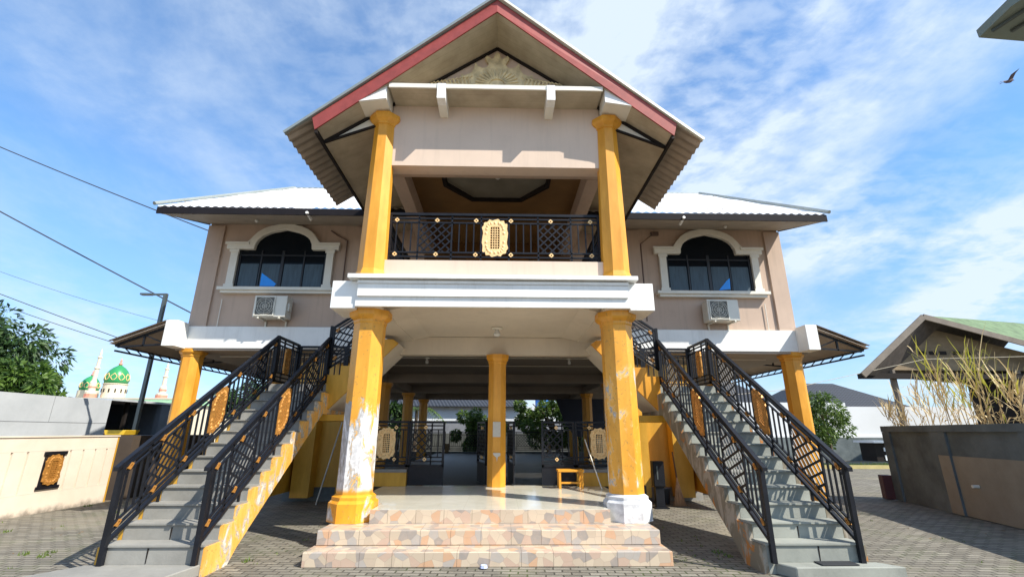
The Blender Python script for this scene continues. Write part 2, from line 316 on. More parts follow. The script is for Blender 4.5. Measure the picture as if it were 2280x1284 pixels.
# ---------------------------------------------------------------- mesh helpers
ORG = {}
class MB:
    def __init__(s): s.v = []; s.f = []; s.sm = False
    def quadverts(s, pts): i = len(s.v); s.v += [Vector(p) for p in pts]; return i
    def face(s, pts):
        i = s.quadverts(pts); s.f.append(tuple(range(i, i+len(pts)))); return s
    def box(s, x0, x1, y0, y1, z0, z1, T=None):
        return s.prism([(x0, z0), (x1, z0), (x1, z1), (x0, z1)], y0, y1, T or (lambda a, b, w: (a, w, b)))
    def prism(s, poly, w0, w1, T=lambda a, b, w: (a, w, b)):
        n = len(poly); i = s.quadverts([T(a, b, w0) for a, b in poly]+[T(a, b, w1) for a, b in poly])
        s.f.append(tuple(range(i, i+n))); s.f.append(tuple(range(i+2*n-1, i+n-1, -1)))
        for k in range(n): s.f.append((i+k, i+(k+1) % n, i+n+(k+1) % n, i+n+k))
        return s
    def ring(s, out, inn, w0, w1, T=lambda a, b, w: (a, w, b), closed=True):
        n = len(out); i = s.quadverts([T(a, b, w) for w in (w0, w1) for L in (out, inn) for a, b in L])
        o0, i0, o1, i1 = i, i+n, i+2*n, i+3*n
        for k in range(n if closed else n-1):
            l = (k+1) % n
            s.f += [(o0+k, o0+l, i0+l, i0+k), (o1+k, i1+k, i1+l, o1+l), (o0+k, o1+k, o1+l, o0+l), (i0+k, i0+l, i1+l, i1+k)]
        if not closed:
            for k in (0, n-1): s.f.append((o0+k, i0+k, i1+k, o1+k))
        return s
    def lathe(s, prof, c, n=8, rot=22.5, cap=True, cs=1.0):
        i = len(s.v)
        for r, z in prof:
            for k in range(n):
                a = math.radians(rot)+2*math.pi*k/n
                s.v.append(Vector((c[0]+r*cs*math.cos(a), c[1]+r*cs*math.sin(a), c[2]+z)))
        for j in range(len(prof)-1):
            for k in range(n):
                l = (k+1) % n; s.f.append((i+j*n+k, i+j*n+l, i+(j+1)*n+l, i+(j+1)*n+k))
        if cap:
            s.f.append(tuple(range(i+n-1, i-1, -1))); e = i+(len(prof)-1)*n; s.f.append(tuple(range(e, e+n)))
        return s
    def tube(s, pts, r, n=6, r2=None):
        pts = [Vector(p) for p in pts]; i = len(s.v); m = len(pts)
        for j, p in enumerate(pts):
            d = (pts[min(j+1, m-1)]-pts[max(j-1, 0)]).normalized()
            a = d.cross(Vector((0, 0, 1)) if abs(d.z) < .9 else Vector((1, 0, 0))).normalized(); b = d.cross(a)
            rr = r if r2 is None else r+(r2-r)*j/(m-1)
            for k in range(n):
                t = 2*math.pi*(k+.5)/n; s.v.append(p+a*rr*math.cos(t)+b*rr*math.sin(t))
        for j in range(m-1):
            for k in range(n):
                l = (k+1) % n; s.f.append((i+j*n+k, i+j*n+l, i+(j+1)*n+l, i+(j+1)*n+k))
        s.f.append(tuple(range(i+n-1, i-1, -1))); s.f.append(tuple(range(i+(m-1)*n, i+m*n))); return s
    def beam(s, p, q, w, h):
        p, q = Vector(p), Vector(q); d = (q-p).normalized()
        a = d.cross(Vector((0, 0, 1)) if abs(d.z) < .95 else Vector((0, 1, 0))).normalized()*w/2; b = a.cross(d).normalized()*h/2
        i = s.quadverts([e+x*a+y*b for e in (p, q) for x, y in ((-1, -1), (1, -1), (1, 1), (-1, 1))])
        for f in ((0, 1, 2, 3), (7, 6, 5, 4), (0, 4, 5, 1), (1, 5, 6, 2), (2, 6, 7, 3), (3, 7, 4, 0)): s.f.append(tuple(i+k for k in f))
        return s
    def build(s, name, mat, parent=None, smooth=False, bev=0, norm=True):
        me = bpy.data.meshes.new(name); o = bpy.data.objects.new(name, me)
        c = ORG[parent.name] if parent else Vector((0, 0, 0))
        me.from_pydata([tuple(v-c) for v in s.v], [], s.f); me.validate()
        if norm:
            bm = bmesh.new(); bm.from_mesh(me); bmesh.ops.recalc_face_normals(bm, faces=bm.faces)
            if bev: bmesh.ops.bevel(bm, geom=[e for e in bm.edges if e.is_manifold and e.calc_face_angle(0) > .5], offset=bev, segments=1, affect='EDGES', clamp_overlap=True)
            bm.to_mesh(me); bm.free()
        me.materials.append(mat); COL.objects.link(o)
        if smooth:
            for p in me.polygons: p.use_smooth = True
        if parent: o.parent = parent; ORG[o.name] = c
        else: ORG[o.name] = c
        return o
def tag(o, label=None, cat=None, group=None, kind=None):
    if label: o['label'] = label
    if cat: o['category'] = cat
    if group: o['group'] = group
    if kind: o['kind'] = kind
    return o
def thing(name, label, cat, loc=(0, 0, 0), group=None):
    o = bpy.data.objects.new(name, None); COL.objects.link(o); o.location = loc; o.empty_display_size = .2
    ORG[o.name] = Vector(loc); return tag(o, label, cat, group)
def struct(name, mb, mat, **k): return tag(mb.build(name, mat, **k), kind='structure')
def box(*a): return MB().box(*a)
# ---------------------------------------------------------------- ground
g = MB(); g.face([(-400, -60, 0), (400, -60, 0), (400, 900, 0), (-400, 900, 0)])
struct('ground', g, mSoil)
g = MB(); g.face([(-9.2, -12, .006), (60, -12, .006), (60, 12.95, .006), (60, 19, .006), (-9.2, 19, .006)])
struct('paved_yard', g, mPave)
gr = MB()
random.seed(3)
def blades(mb, x, y, z, n, r, h, w=.012):
    for _ in range(n):
        a = random.uniform(0, 6.28); q = r*math.sqrt(random.random()); px, py = x+q*math.cos(a), y+q*math.sin(a)
        hh = h*random.uniform(.5, 1.2); b = random.uniform(0, 6.28); dx, dy = math.cos(b)*w, math.sin(b)*w; l = random.uniform(-.5, .5)*hh; m = random.uniform(-.5, .5)*hh
        mb.face([(px-dx, py-dy, z), (px+dx, py+dy, z), (px+l, py+m, z+hh)])
for (x, y) in [(-5.9, -2.1), (-6.25, -2.0), (-6.0, -1.9), (-9.0, 2.3), (-8.6, 2.6), (-7.7, 1.4), (-3.1, -2.35), (3.2, -2.2), (3.15, -2.0), (-8.0, -.5)]:
    blades(gr, x, y, .006, 16, .08, .045)
for k in range(60):
    x = random.choice((random.uniform(-9, -4.8), random.uniform(-3, -2.4), random.uniform(2.4, 3.3), random.uniform(4.8, 9))); y = random.uniform(-2.8, 3)
    blades(gr, x, y, .006, 5, .03, .035, .006)
tag(gr.build('weeds', mGrass, norm=False), kind='stuff')
lf = MB()
for k in range(170):
    x, y = random.uniform(-9, 10), random.uniform(-3.6, 4)
    if abs(x) < 2.4 or (3.2 < abs(x) < 4.7 and y < 1.6): continue
    a = random.uniform(0, 6.28); l = random.uniform(.02, .045); w_ = l*.35; c_, s_ = math.cos(a), math.sin(a)
    lf.face([(x-c_*l, y-s_*l, .009), (x+s_*w_, y-c_*w_, .016), (x+c_*l, y+s_*l, .012), (x-s_*w_, y+c_*w_, .010)])
tag(lf.build('dry_leaf_litter', plain('dry_leaf', (.20, .12, .05), .8, var=.4, scale=9), norm=False), kind='stuff')
# ---------------------------------------------------------------- the hall
H = thing('community_hall', 'two storey taupe hall on yellow octagonal columns with a steep red edged gable', 'building', (0, 2.7, 0))
for nm, mb, mt in [
    ('ring_beam', box(-8.17, 8.17, 2.64, 17, 3.6, 4.16), mWhite),
    ('beam_end', box(-8.14, -7.84, 2.2, 2.638, 3.58, 4.22), mWhite),
    ('beam_end', box(7.84, 8.14, 2.2, 2.638, 3.58, 4.22), mWhite),
]: mb.build(nm, mt, H, bev=.006)
w = MB().box(-7.91, 7.91, 2.76, 3.0, 4.16, 7.12).box(-7.91, -7.7, 3.003, 16.8, 4.16, 7.12).box(7.7, 7.91, 3.003, 16.8, 4.16, 7.12).box(-7.7, 7.7, 16.6, 16.8, 4.16, 7.12)
w.build('wall', mTaupe, H)
for x0, x1 in ((-7.93, -7.48), (7.48, 7.93), (-3.95, -3.6), (3.6, 3.95)):
    box(x0, x1, 2.70, 2.758, 4.165, 7.0).build('pilaster', mTaupe, H, bev=.006)
# under-hall ceiling & beams
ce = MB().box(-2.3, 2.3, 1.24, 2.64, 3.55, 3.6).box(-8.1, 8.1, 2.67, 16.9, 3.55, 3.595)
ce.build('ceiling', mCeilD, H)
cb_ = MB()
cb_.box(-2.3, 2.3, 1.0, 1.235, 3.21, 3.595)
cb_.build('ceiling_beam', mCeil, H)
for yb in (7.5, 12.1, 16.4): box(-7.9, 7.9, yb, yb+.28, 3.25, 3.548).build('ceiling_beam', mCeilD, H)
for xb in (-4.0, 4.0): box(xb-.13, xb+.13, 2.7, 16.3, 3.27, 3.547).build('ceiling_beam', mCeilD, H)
for y in (3.6, 5.2, 9.5): MB().tube([(-7.5, y, 3.535), (7.5, y, 3.535)], .012, 5).build('conduit', mTrim, H)
# floors
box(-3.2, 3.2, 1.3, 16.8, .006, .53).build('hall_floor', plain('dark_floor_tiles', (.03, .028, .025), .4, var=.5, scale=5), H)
pf = MB().prism([(-1.70, -1.84), (1.70, -1.84), (1.70, -1.2), (2.26, -1.15), (2.26, 1.298), (-2.26, 1.298), (-2.26, -1.15), (-1.70, -1.2)], .36, .535, lambda a, b, w: (a, b, w))
pf.build('porch_floor', mFloor, H)
# steps
def stepw(x, y0, z0, z1, m): 
    o = MB().box(-x, x, y0, 1.28, z0, z1).build('porch_step', m, H, bev=.008); return o
stepw(2.30, -2.68, .006, .175, mTile[0])
stepw(2.27, -2.33, .178, .355, mTile[1])
MB().box(-1.72, 1.72, -1.86, -1.842, .357, .532).build('porch_step', mTile[2], H)
# columns
def col_lower(x, y, mshaft, mbase, zb=.357, top=3.5, r=.265, name='column'):
    o = MB().lathe([(r, zb+.36), (r*.97, top-.22), (r*1.02, top-.2), (r*1.02, top-.16), (r*1.22, top-.12), (r*1.3, top-.09), (r*1.3, top)], (x, y, 0)).build(name, mshaft, H)
    if mbase:
        MB().lathe([(r*1.36, zb), (r*1.36, zb+.25), (r*1.2, zb+.29), (r*1.2, zb+.33), (r*1.02, zb+.362)], (x, y, 0)).build('plinth', mbase, o)
    return o
col_lower(-2.05, -1.56, mYelL, mBaseL); col_lower(2.05, -1.56, mYelR, mBaseR)
def col_simple(x, y, zb, top, r, m=None):
    return MB().lathe([(r, zb), (r*.97, top-.2), (r*1.05, top-.18), (r*1.05, top-.14), (r*1.25, top-.09), (r*1.3, top)], (x, y, 0)).build('column', m or mYel, H)
cc = col_simple(.05, 1.1, .536, 3.21, .205)
for x in (-7.8, 7.8):
    col_simple(x, 2.95, .006, 3.598, .255)
    for y in (7.7, 12.2, 16.5): col_simple(x, y, .006, 3.3, .24)
for x in (-4.0, 4.0):
    for y in (7.7, 12.2, 16.5): col_simple(x, y, .006, 3.25, .235)
# upper porch slab, white beams
mb = MB().box(-2.32, 2.32, -1.94, 2.638, 3.605, 3.93)
mb.build('porch_slab', mCeil, H)
mb = MB().box(-2.2, 2.2, -2.0, -1.942, 3.50, 3.92)
mb.box(-2.17, 2.17, -2.04, -2.002, 3.66, 3.86)
mb.box(-2.18, 2.18, -2.06, -2.0, 3.865, 3.915)
mb.box(-2.32, 2.32, -2.13, -1.0, 3.935, 4.0)
mb.build('porch_beam', mWhite, H)
for s in (-1, 1):
    a, b = sorted((s*1.72, s*2.6))
    c, d = sorted((s*2.205, s*2.6))
    MB().box(c, d, -1.97, -1.3, 3.47, 3.925).build('beam_end', mWhite, H, bev=.005)
    c, d = sorted((s*1.8, s*2.32))
    MB().box(c, d, -1.94, 2.6, 3.5, 3.603).build('side_beam', mCeil, H)
    # plaster haunches on the porch ceiling corners
    MB().prism([(s*1.8, 3.602), (s*1.8, 3.52), (s*1.45, 3.602)], -1.6, .99).build('ceiling_haunch', mCeil, H)
box(-1.86, 1.86, -1.8, -1.66, 4.003, 4.36).build('balcony_parapet', mPink, H, bev=.006)
mb = MB().box(-2.2, 2.2, -1.65, 2.75, 4.0, 4.12); mb.build('balcony_floor', mWood, H)
for s in (-1, 1):
    x = s*2.06
    o = MB().lathe([(.275, 4.002), (.275, 4.06), (.235, 4.16), (.232, 4.5), (.192, 6.96), (.21, 6.965), (.21, 7.0), (.27, 7.05), (.295, 7.09), (.295, 7.16), (.25, 7.18)], (x, -1.74, 0)).build('column', mYel, H)
# upper porch beam wall and gable
ft = lambda a, b, w: (a, w, b)
MB().prism([(-1.93, 6.17), (1.93, 6.17), (1.93, 7.42), (1.2, 7.97), (0, 8.80), (-1.2, 7.97), (-1.93, 7.42)], -1.8, -1.5).build('gable_wall', mPink, H)
MB().box(-1.93, 1.93, -1.48, -1.35, 6.2, 6.45).build('porch_inner_beam', mTaupe, H)
for s in (-1, 1):
    a, b = sorted((s*1.74, s*2.0)); MB().box(a, b, -1.34, 2.75, 6.2, 7.1).build('porch_side_beam', mTaupe, H)
# canopy over the beam
c = MB().box(-1.89, 1.89, -2.3, -1.802, 7.43, 7.49).build('gable_canopy', mSoff, H)
MB().box(-1.90, 1.90, -2.33, -2.302, 7.415, 7.50).build('canopy_edge', mTrim, c)
for x in (-.97, .97):
    b = MB().box(x-.075, x+.075, -2.14, -1.802, 7.19, 7.428).build('bracket', mTrim, H)
    MB().box(x-.075, x+.075, -2.345, -2.142, 7.19, 7.50).build('bracket', mWhite, b)
for s in (-1, 1):
    bk = MB().prism([(s*1.94, 7.48), (s*1.94, 7.21), (s*2.42, 7.14), (s*2.42, 7.16)], -2.25, -1.5).build('bracket', mTrim, H)
    MB().prism([(s*1.94, 7.50), (s*1.94, 7.21), (s*2.42, 7.14), (s*2.42, 7.16)], -2.29, -2.253).build('bracket_face', mWhite, bk)
# carved crest in the gable
cr = MB()
half = [(0, 8.42), (.05, 8.36), (.07, 8.27), (.11, 8.24), (.15, 8.30), (.20, 8.33), (.24, 8.28), (.21, 8.20), (.16, 8.12), (.20, 8.03), (.28, 8.03), (.36, 8.09), (.42, 8.20), (.45, 8.05), (.5, 7.96), (.62, 7.93), (.68, 7.99), (.70, 7.86), (.82, 7.80), (.93, 7.84), (.96, 7.72), (1.12, 7.70), (1.2, 7.60), (1.28, 7.50)]
half = [(x, 7.84+(z-7.5)*.93-.26*max(0, x-.22)-.02) for x, z in half]
poly = [(-x, z) for x, z in half[::-1]]+half[1:]
cr.prism(poly, -1.86, -1.803)
for k in range(15):
    a = math.pi*k/14; cr.tube([(.42*math.cos(a)*u, -1.87, 7.9+.36*math.sin(a)*u) for u in (.35, .7, 1)], .022, 5)
for k in range(11):
    for s in (-1, 1):
        x0 = .5+.07*k; cr.tube([(s*x0, -1.865, 7.85), (s*(x0+.04), -1.88, 7.89+.14*(1-k/11)), (s*(x0-.02), -1.87, 7.92+.18*(1-k/11))], .02, 5)
cr.build('carved_crest', plain('crest_plaster', (.66, .56, .34), .7, var=.35, scale=6), H)
# ------- porch roof
SL = .70
def yf(x): return -2.64+.145*abs(x)
roof = thing  # placeholder name kept local
pr = MB()
def slope_sheet(mb, s, y1, x0, x1, ztop, amp=.02, per=.19, cut=None):
    n = 1
    y = yf(0)
    ys = []
    yy = -2.66
    while yy < y1: ys.append(yy); yy += per/6
    ys.append(y1)
    i = len(mb.v)
    for k, yv in enumerate(ys):
        zo = amp*math.sin(2*math.pi*yv/per)
        for x in (x0, (x0+x1)/2, x1):
            mb.v.append(Vector((s*x, max(yv, yf(x)-.02), ztop-SL*x+zo)))
    for k in range(len(ys)-1):
        for j in range(2):
            a = i+k*3+j; mb.f.append((a, a+1, a+4, a+3))
for s in (-1, 1): slope_sheet(pr, s, 5.6, 0, 3.1, 9.13)
for s in (-1, 1): slope_sheet(pr, s, .55, 3.1, 3.68, 9.13)
PR = pr.build('porch_roof', mZincU, H)
# ceilings under the sheets (soffit lining follows the rake)
for s in (-1, 1):
    sf = MB()
    i = sf.quadverts([(0, yf(0)+.03, 8.83), (s*3.12, yf(3.12)+.03, 8.83-SL*3.12), (s*3.12, -1.79, 8.83-SL*3.12), (0, -1.79, 8.83)])
    sf.f.append((i, i+1, i+2, i+3))
    j = sf.quadverts([(v.x, v.y, v.z+.03) for v in sf.v[i:i+4]]); sf.f.append((j+3, j+2, j+1, j))
    sf.build('soffit', mSoff, PR)
    # lower side soffit behind the gable wall
    sf = MB(); sf.prism([(s*3.13, 6.60), (s*2.01, 7.06), (s*2.01, 7.10), (s*3.13, 6.64)], -1.79, 2.6); sf.build('soffit', mSoff, PR)
    # gable wing triangle beside the column
    sf = MB(); sf.prism([(s*3.1, 6.62), (s*1.94, 7.12), (s*1.94, 7.44)], -1.81, -1.795); sf.build('soffit_board', mTrim, PR)
    # dark trims
    tr = MB(); tr.beam((s*3.14, yf(3.14)+.02, 6.60), (s*3.14, 2.4, 6.60), .05, .07); tr.build('edge_trim', mDark, PR)
    tr = MB(); tr.beam((s*.0, -1.83, 8.79), (s*3.1, -1.83, 8.79-SL*3.1), .03, .05); tr.beam((s*3.12, -1.825, 6.60), (s*1.95, -1.825, 7.08), .03, .045); tr.build('edge_trim', mDark, PR)
    # red fascia board
    fa = MB(); x1 = 3.16
    P = [(0, yf(0), 8.83), (s*x1, yf(x1), 8.83-SL*x1), (s*(x1+.06), yf(x1)-.02, 9.10-SL*(x1+.06)), (0, yf(0), 9.10)]
    i = fa.quadverts(P+[(a, b+.025, c) for a, b, c in P])
    for f in ((0, 1, 2, 3), (7, 6, 5, 4), (0, 4, 5, 1), (1, 5, 6, 2), (2, 6, 7, 3), (3, 7, 4, 0)): fa.f.append(tuple(i+k for k in f))
    fa.build('fascia_board', mRed, PR)
    ed = MB(); P0 = Vector((s*0, yf(0)-.03, 9.15)); P1 = Vector((s*3.69, yf(3.69)-.03, 9.15-SL*3.69))
    ed.beam(P0, P1, .07, .05); ed.build('roof_flashing', mEdge if s < 0 else plain('pale_flashing', (.62, .62, .52), .5), PR)
MB().beam((0, -2.68, 9.2), (0, 5.5, 9.2), .2, .05).build('ridge_cap', mEdge, PR)
MB().box(-1.93, 1.93, -1.795, -1.5, 6.0, 6.01).build
# upper porch room: ceiling with octagonal tray, back wall
mTray = plain('tray_panel', (.22, .21, .17), .7)
ct = MB()
octo = [(.62*a, b) for a, b in ((-1.75, -1.2), (1.75, -1.2), (1.75, -.55), (.8, .15), (-.8, .15), (-1.75, -.55))]
outr = [(-1.74, -1.33), (1.74, -1.33), (1.74, -.6), (1.2, 2.74), (-1.2, 2.74), (-1.74, -.6)]
zt = lambda a, b, w: (a, b, w)
MB().prism([(-1.735, -1.345), (1.735, -1.345), (1.735, 2.74), (-1.735, 2.74)], 6.56, 6.6, zt).build('porch_ceiling', mWoodC, H)
O = [(-1.1, -1.33), (1.1, -1.33), (1.1, -.55), (.55, .1), (-.55, .1), (-1.1, -.55)]
I = [(x*.93, -1.33 if y < -1 else y-.05) for x, y in O]
MB().ring(O, I, 6.46, 6.555, zt).build('ceiling_tray', mDark, H)
MB().prism([(x*.92, y*.96 if y > -1 else y) for x, y in O], 6.54, 6.558, zt).build('ceiling_tray_panel', mTray, H)
MB().box(-1.98, 1.98, 2.66, 2.757, 4.12, 7.1).build('porch_back_wall', mWood, H)
MB().box(-1.7, 1.7, 2.59, 2.64, 4.75, 5.05).build('painted_lit_strip', plain('painted_lit_ochre', (.42, .20, .02), .4), H)  # added ochre strip, its colour paints a lit band on the back wall
for s in (-1, 1):
    MB().box(min(s*.05, s*.85), max(s*.05, s*.85), 2.6, 2.658, 4.13, 6.1).build('door', plain('door_varnish', (.22, .09, .02), .3, var=.3), H)
# ------- wing roof (white corrugated hip)
YE, ZE, XE, YR, ZR, XR = 1.05, 6.74, 8.12, 6.0, 10.0, 7.4
def wr(mb, ysign):
    n = int(2*XE/.035); i = len(mb.v)
    for k in range(n+1):
        x = -XE+2*XE*k/n; t = min(1, (XE-abs(x))/(XE-XR)); zo = .018*math.sin(2*math.pi*x/.2)
        for q in (0, t):
            yv = YE+(YR-YE)*q; yv = yv if ysign > 0 else 2*YR-yv+3
            mb.v.append(Vector((x, yv, ZE+(ZR-ZE)*q+zo)))
    for k in range(n): a = i+2*k; mb.f.append((a, a+1, a+3, a+2))
wrm = MB(); wr(wrm, 1); wr(wrm, -1)
WR = wrm.build('wing_roof', mZinc, H)
for s in (-1, 1):
    x = MB(); x.face([(s*XE, YE, ZE), (s*XR, YR, ZR), (s*XR, YR+3, ZR), (s*7.95, 2*YR+3-YE, ZE+.3), (s*7.95, 2.76, 7.13)]); x.build('hip_side', mZinc, WR)
    MB().tube([(s*(XE+.05), YE-.05, ZE+.04), (s*XR, YR, ZR+.03)], .045, 8).build('hip_cap', mEdge, WR)
    # fascia + soffit
    a, b = sorted((s*2.2, s*XE)); MB().box(a, b, YE-.0, YE+.03, ZE-.19, ZE-.022).build('fascia_board', mFasc, WR)
    sf = MB(); P = [(s*2.05, YE+.035, ZE-.17), (s*XE, YE+.035, ZE-.17), (s*7.96, 2.755, 7.06), (s*2.05, 2.755, 7.06)]
    i = sf.quadverts(P+[(a, b, c+.03) for a, b, c in P])
    for f in ((0, 1, 2, 3), (7, 6, 5, 4), (0, 4, 5, 1), (1, 5, 6, 2), (2, 6, 7, 3), (3, 7, 4, 0)): sf.f.append(tuple(i+k for k in f))
    sf.build('soffit', plain('eave_soffit', (.36, .31, .25), .7), WR)
    MB().beam((s*XE, YE+.035, ZE-.1), (s*7.96, 2.76, 7.1), .03, .12).build('fascia_board', mFasc, WR)
    g = MB().tube([(s*4.55, YE-.04, ZE-.14), (s*4.55, YE+.25, ZE-.2)], .035, 8); g.build('drain_spout', mWhite, WR)
for t in (.12, .45, .78):
    sc_ = MB(); x = -XE+(XE-XR)*t+.1
    while x < XE-(XE-XR)*t-.1:
        yv, zv = YE+(YR-YE)*t, ZE+(ZR-ZE)*t+.02; sc_.box(x-.012, x+.012, yv-.012, yv+.012, zv, zv+.014); x += .2
    tag(sc_.build('roof_screws', mZincU, WR), kind='stuff')
MB().box(-XR, XR, YR+.03, YR+.1, ZR-.05, ZR+.06).build('ridge_cap', mEdge, WR)
# ------- windows
def window(x0, s):
    WX = lambda a, b, w: (x0+a, w, b)
    arch = []
    def arcpts(hw, hz, z0, n=14):
        p = []
        for k in range(n+1):
            t = k/n; ang = math.pi*(1-t); x = hw*math.cos(ang); z = hz*math.sin(ang)**.85
            z += .05*hz*max(0, 1-abs(x)/(hw*.18))
            p.append((x, z0+z))
        return p
    inn = [(-1.18, 6.29)]+arcpts(.77, .56, 6.29)+[(1.18, 6.29)]
    G = MB().prism([(-1.18, 5.21), (1.18, 5.21)]+inn[::-1], 2.735, 2.757, WX).build('window', mGlass, H)
    out = [(-1.5, 6.47)]+[(x, max(z, 6.47)) for x, z in arcpts(.94, .72, 6.32)]+[(1.5, 6.47)]
    out[1] = (-1.04, 6.47); out[2] = (-.945, 6.53); out[-2] = (1.04, 6.47); out[-3] = (.945, 6.53)
    inn2 = [(-1.5, 6.29)]+arcpts(.77, .56, 6.29)+[(1.5, 6.29)]
    MB().ring(out, inn2, 2.62, 2.745, WX, closed=False).build('window_arch', mTrim, G, bev=.012)
    for q in ((-1.53, -.9), (.9, 1.53)): MB().box(q[0], q[1], 2.58, 2.619, 6.41, 6.48, WX).build('cornice', mTrim, G)
    for q in (-1, 1):
        a, b = sorted((q*1.18, q*1.37)); mb = MB().box(a, b, 2.64, 2.74, 5.215, 6.285, WX)
        mb.box(a-.03, b+.03, 2.62, 2.639, 6.2, 6.283, WX).box(a-.03, b+.03, 2.62, 2.639, 5.215, 5.3, WX); mb.build('window_jamb', mTrim, G)
    mb = MB().box(-1.52, 1.52, 2.56, 2.757, 5.13, 5.21, WX).box(-1.45, 1.45, 2.62, 2.757, 5.06, 5.128, WX); mb.build('sill', mTrim, G)
    fr = MB()
    for a, wd in ((-1.15, .06), (-.57, .035), (0, .075), (.57, .035), (1.15, .06)): fr.box(a-wd/2, a+wd/2, 2.71, 2.734, 5.213, 6.28, WX)
    fr.box(-1.18, 1.18, 2.705, 2.709, 5.213, 5.25, WX).box(-1.18, 1.18, 2.705, 2.709, 6.12, 6.16, WX)
    fr.build('frame', mFrame, G)
    cu = MB()
    for a in (-1.1, -.53, .06, .61): cu.box(a, a+.48, 2.725, 2.733, 5.26, 5.9 if s < 0 else 5.95, WX)
    cu.build('curtain', mCurt, G)
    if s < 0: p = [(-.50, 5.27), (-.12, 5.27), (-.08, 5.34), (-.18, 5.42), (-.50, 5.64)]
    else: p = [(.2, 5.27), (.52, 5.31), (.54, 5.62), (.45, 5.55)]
    MB().prism(p, 2.715, 2.722, WX).build('painted_reflection', mReflBlue, G)  # flat blue shape paints a reflection onto the panes
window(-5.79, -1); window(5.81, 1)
# conduit on the wall
MB().tube([(-4.6, 2.74, 6.9), (-4.4, 2.72, 6.75), (-4.12, 2.72, 6.6), (-4.12, 2.72, 5.2)], .018, 6).build('conduit', plain('brown_conduit', (.14, .09, .07), .6), H)
MB().tube([(3.98, 2.72, 4.4), (3.98, 2.72, 6.6), (4.35, 2.72, 6.9)], .018, 6).box(4.3, 4.5, 2.68, 2.755, 6.86, 6.96).build('conduit', plain('brown_conduit', (.14, .09, .07), .6), H)
for x in (-6.2, -1.9+7.9): MB().lathe([(.04, -.02), (.05, -.06), (.02, -.1)], (x, 1.9, 6.83), 10).build('eave_lamp', mLampG, H, True)
for s in (-1, 1):
    MB().tube([(s*7.2, 2.715, 4.17), (s*7.2, 2.715, 4.9)], .012, 6).build('drain_hose', mTrim, H)
# ------- yellow store rooms under the landings
for s in (-1, 1):
    T = lambda a, b, w, s=s: (s*a, w, b)
    mb = MB().box(3.25, 5.05, 3.05, 3.3, .32, 3.3, T); st = mb.build('store_wall', mYelOld, H)
    MB().box(3.28, 3.75, 2.75, 3.046, .12, 1.95, T).box(4.35, 4.78, 2.7, 3.046, .12, 1.95, T).build('store_pier', mYelOld, H)
    MB().box(3.2, 5.1, 3.06, 3.34, .006, .318, T).build('store_plinth', mConc if s < 0 else mStep, H)
    MB().box(4.85, 5.0, 1.45, 3.04, .25, 1.9, T).build('store_pier', mYelOld if s < 0 else mYel, H)
# ------- railing builder
def rail_T(o, d, slope):
    o = Vector(o); d = Vector(d).normalized(); n = Vector((-d.y, d.x, 0))
    return lambda u, v, w: o+d*u+Vector((0, 0, v+slope*u))+n*w
def lattice(mb, T, u0, u1, v0, v1, step=.15, t=.0125):
    wd = u1-u0; hg = v1-v0
    for sg in (1, -1):
        c = -hg if sg > 0 else 0
        k = c
        while k < (wd if sg > 0 else wd+hg):
            # line v = sg*(u-k)
            us = []
            for uu in (0, wd):
                vv = sg*(uu-k)
                if 0 <= vv <= hg: us.append((uu, vv))
            for vv in (0, hg):
                uu = vv/sg+k
                if 0 < uu < wd: us.append((uu, vv))
            if len(us) >= 2:
                (a, b), (c2, d2) = us[0], us[-1]
                if math.hypot(c2-a, d2-b) > .03:
                    L = math.hypot(c2-a, d2-b); nx, ny = -(d2-b)/L*t/1.0, (c2-a)/L*t
                    mb.prism([(u0+a-nx, v0+b-ny), (u0+c2-nx, v0+d2-ny), (u0+c2+nx, v0+d2+ny), (u0+a+nx, v0+b+ny)], -.008 if sg > 0 else .0085, .008 if sg > 0 else .0125, T)
            k += step
def medallion(T, u, v, hw=.17, hh=.33, mat=None, parent=None):
    mb = MB(); n = 56; out = []; inn = []
    for k in range(n):
        a = 2*math.pi*k/n; c, s = math.cos(a), math.sin(a)
        e = .62; x = math.copysign(abs(c)**e, c); y = math.copysign(abs(s)**e, s)
        rr = 1+.045*math.sin(14*a)
        if abs(c) > .72 and abs(s) > .3: rr *= 1.05
        if abs(s) > .85: x *= .88
        px, py = x*hw*rr*.98, y*hh*rr*.94
        out.append((u+px, v+py))
        m = max(abs(px)/(hw*.36), abs(py)/(hh*.56)); inn.append((u+px/m, v+py/m))
    mb.ring(out, inn, -.016, .016, T)
    gw, gh = hw*.36, hh*.56
    for k in range(1, 4): mb.box(u-gw+2*gw*k/4-.006, u-gw+2*gw*k/4+.006, -.010, .010, v-gh, v+gh, lambda a, b, w: T(a, b, w))
    for k in range(1, 9): mb.box(u-gw, u+gw, -.007, .007, v-gh+2*gh*k/9-.006, v-gh+2*gh*k/9+.006, lambda a, b, w: T(a, b, w))
    # carved leaves in relief, both faces
    for k in range(22):
        a = 2*math.pi*(k+.5)/22; c, s = math.cos(a), math.sin(a)
        x = math.copysign(abs(c)**.62, c)*hw*.70; y = math.copysign(abs(s)**.62, s)*hh*.76
        for sg in (-1, 1):
            q = [(u+x+.028*math.cos(b), v+y+.034*math.sin(b)) for b in [i*math.pi/3+a for i in range(6)]]
            i = len(mb.v); mb.v += [Vector(T(p[0], p[1], sg*.016)) for p in q]+[Vector(T(u+x, v+y, sg*.034))]
            for j in range(6): mb.f.append((i+j, i+(j+1) % 6, i+6))
    return mb.build('medallion', mat or mGold, parent)
def rosette(T, u, v, parent, mat, r=.036):
    mb = MB()
    def oc(q): return [(u+q*math.cos(k*math.pi/4)*(1.18 if k % 2 == 0 else .9), v+q*math.sin(k*math.pi/4)*(1.18 if k % 2 == 0 else .9)) for k in range(8)]
    mb.ring(oc(r), oc(r*.45), -.022, .022, T)
    return mb.build('rosette', mat, parent)
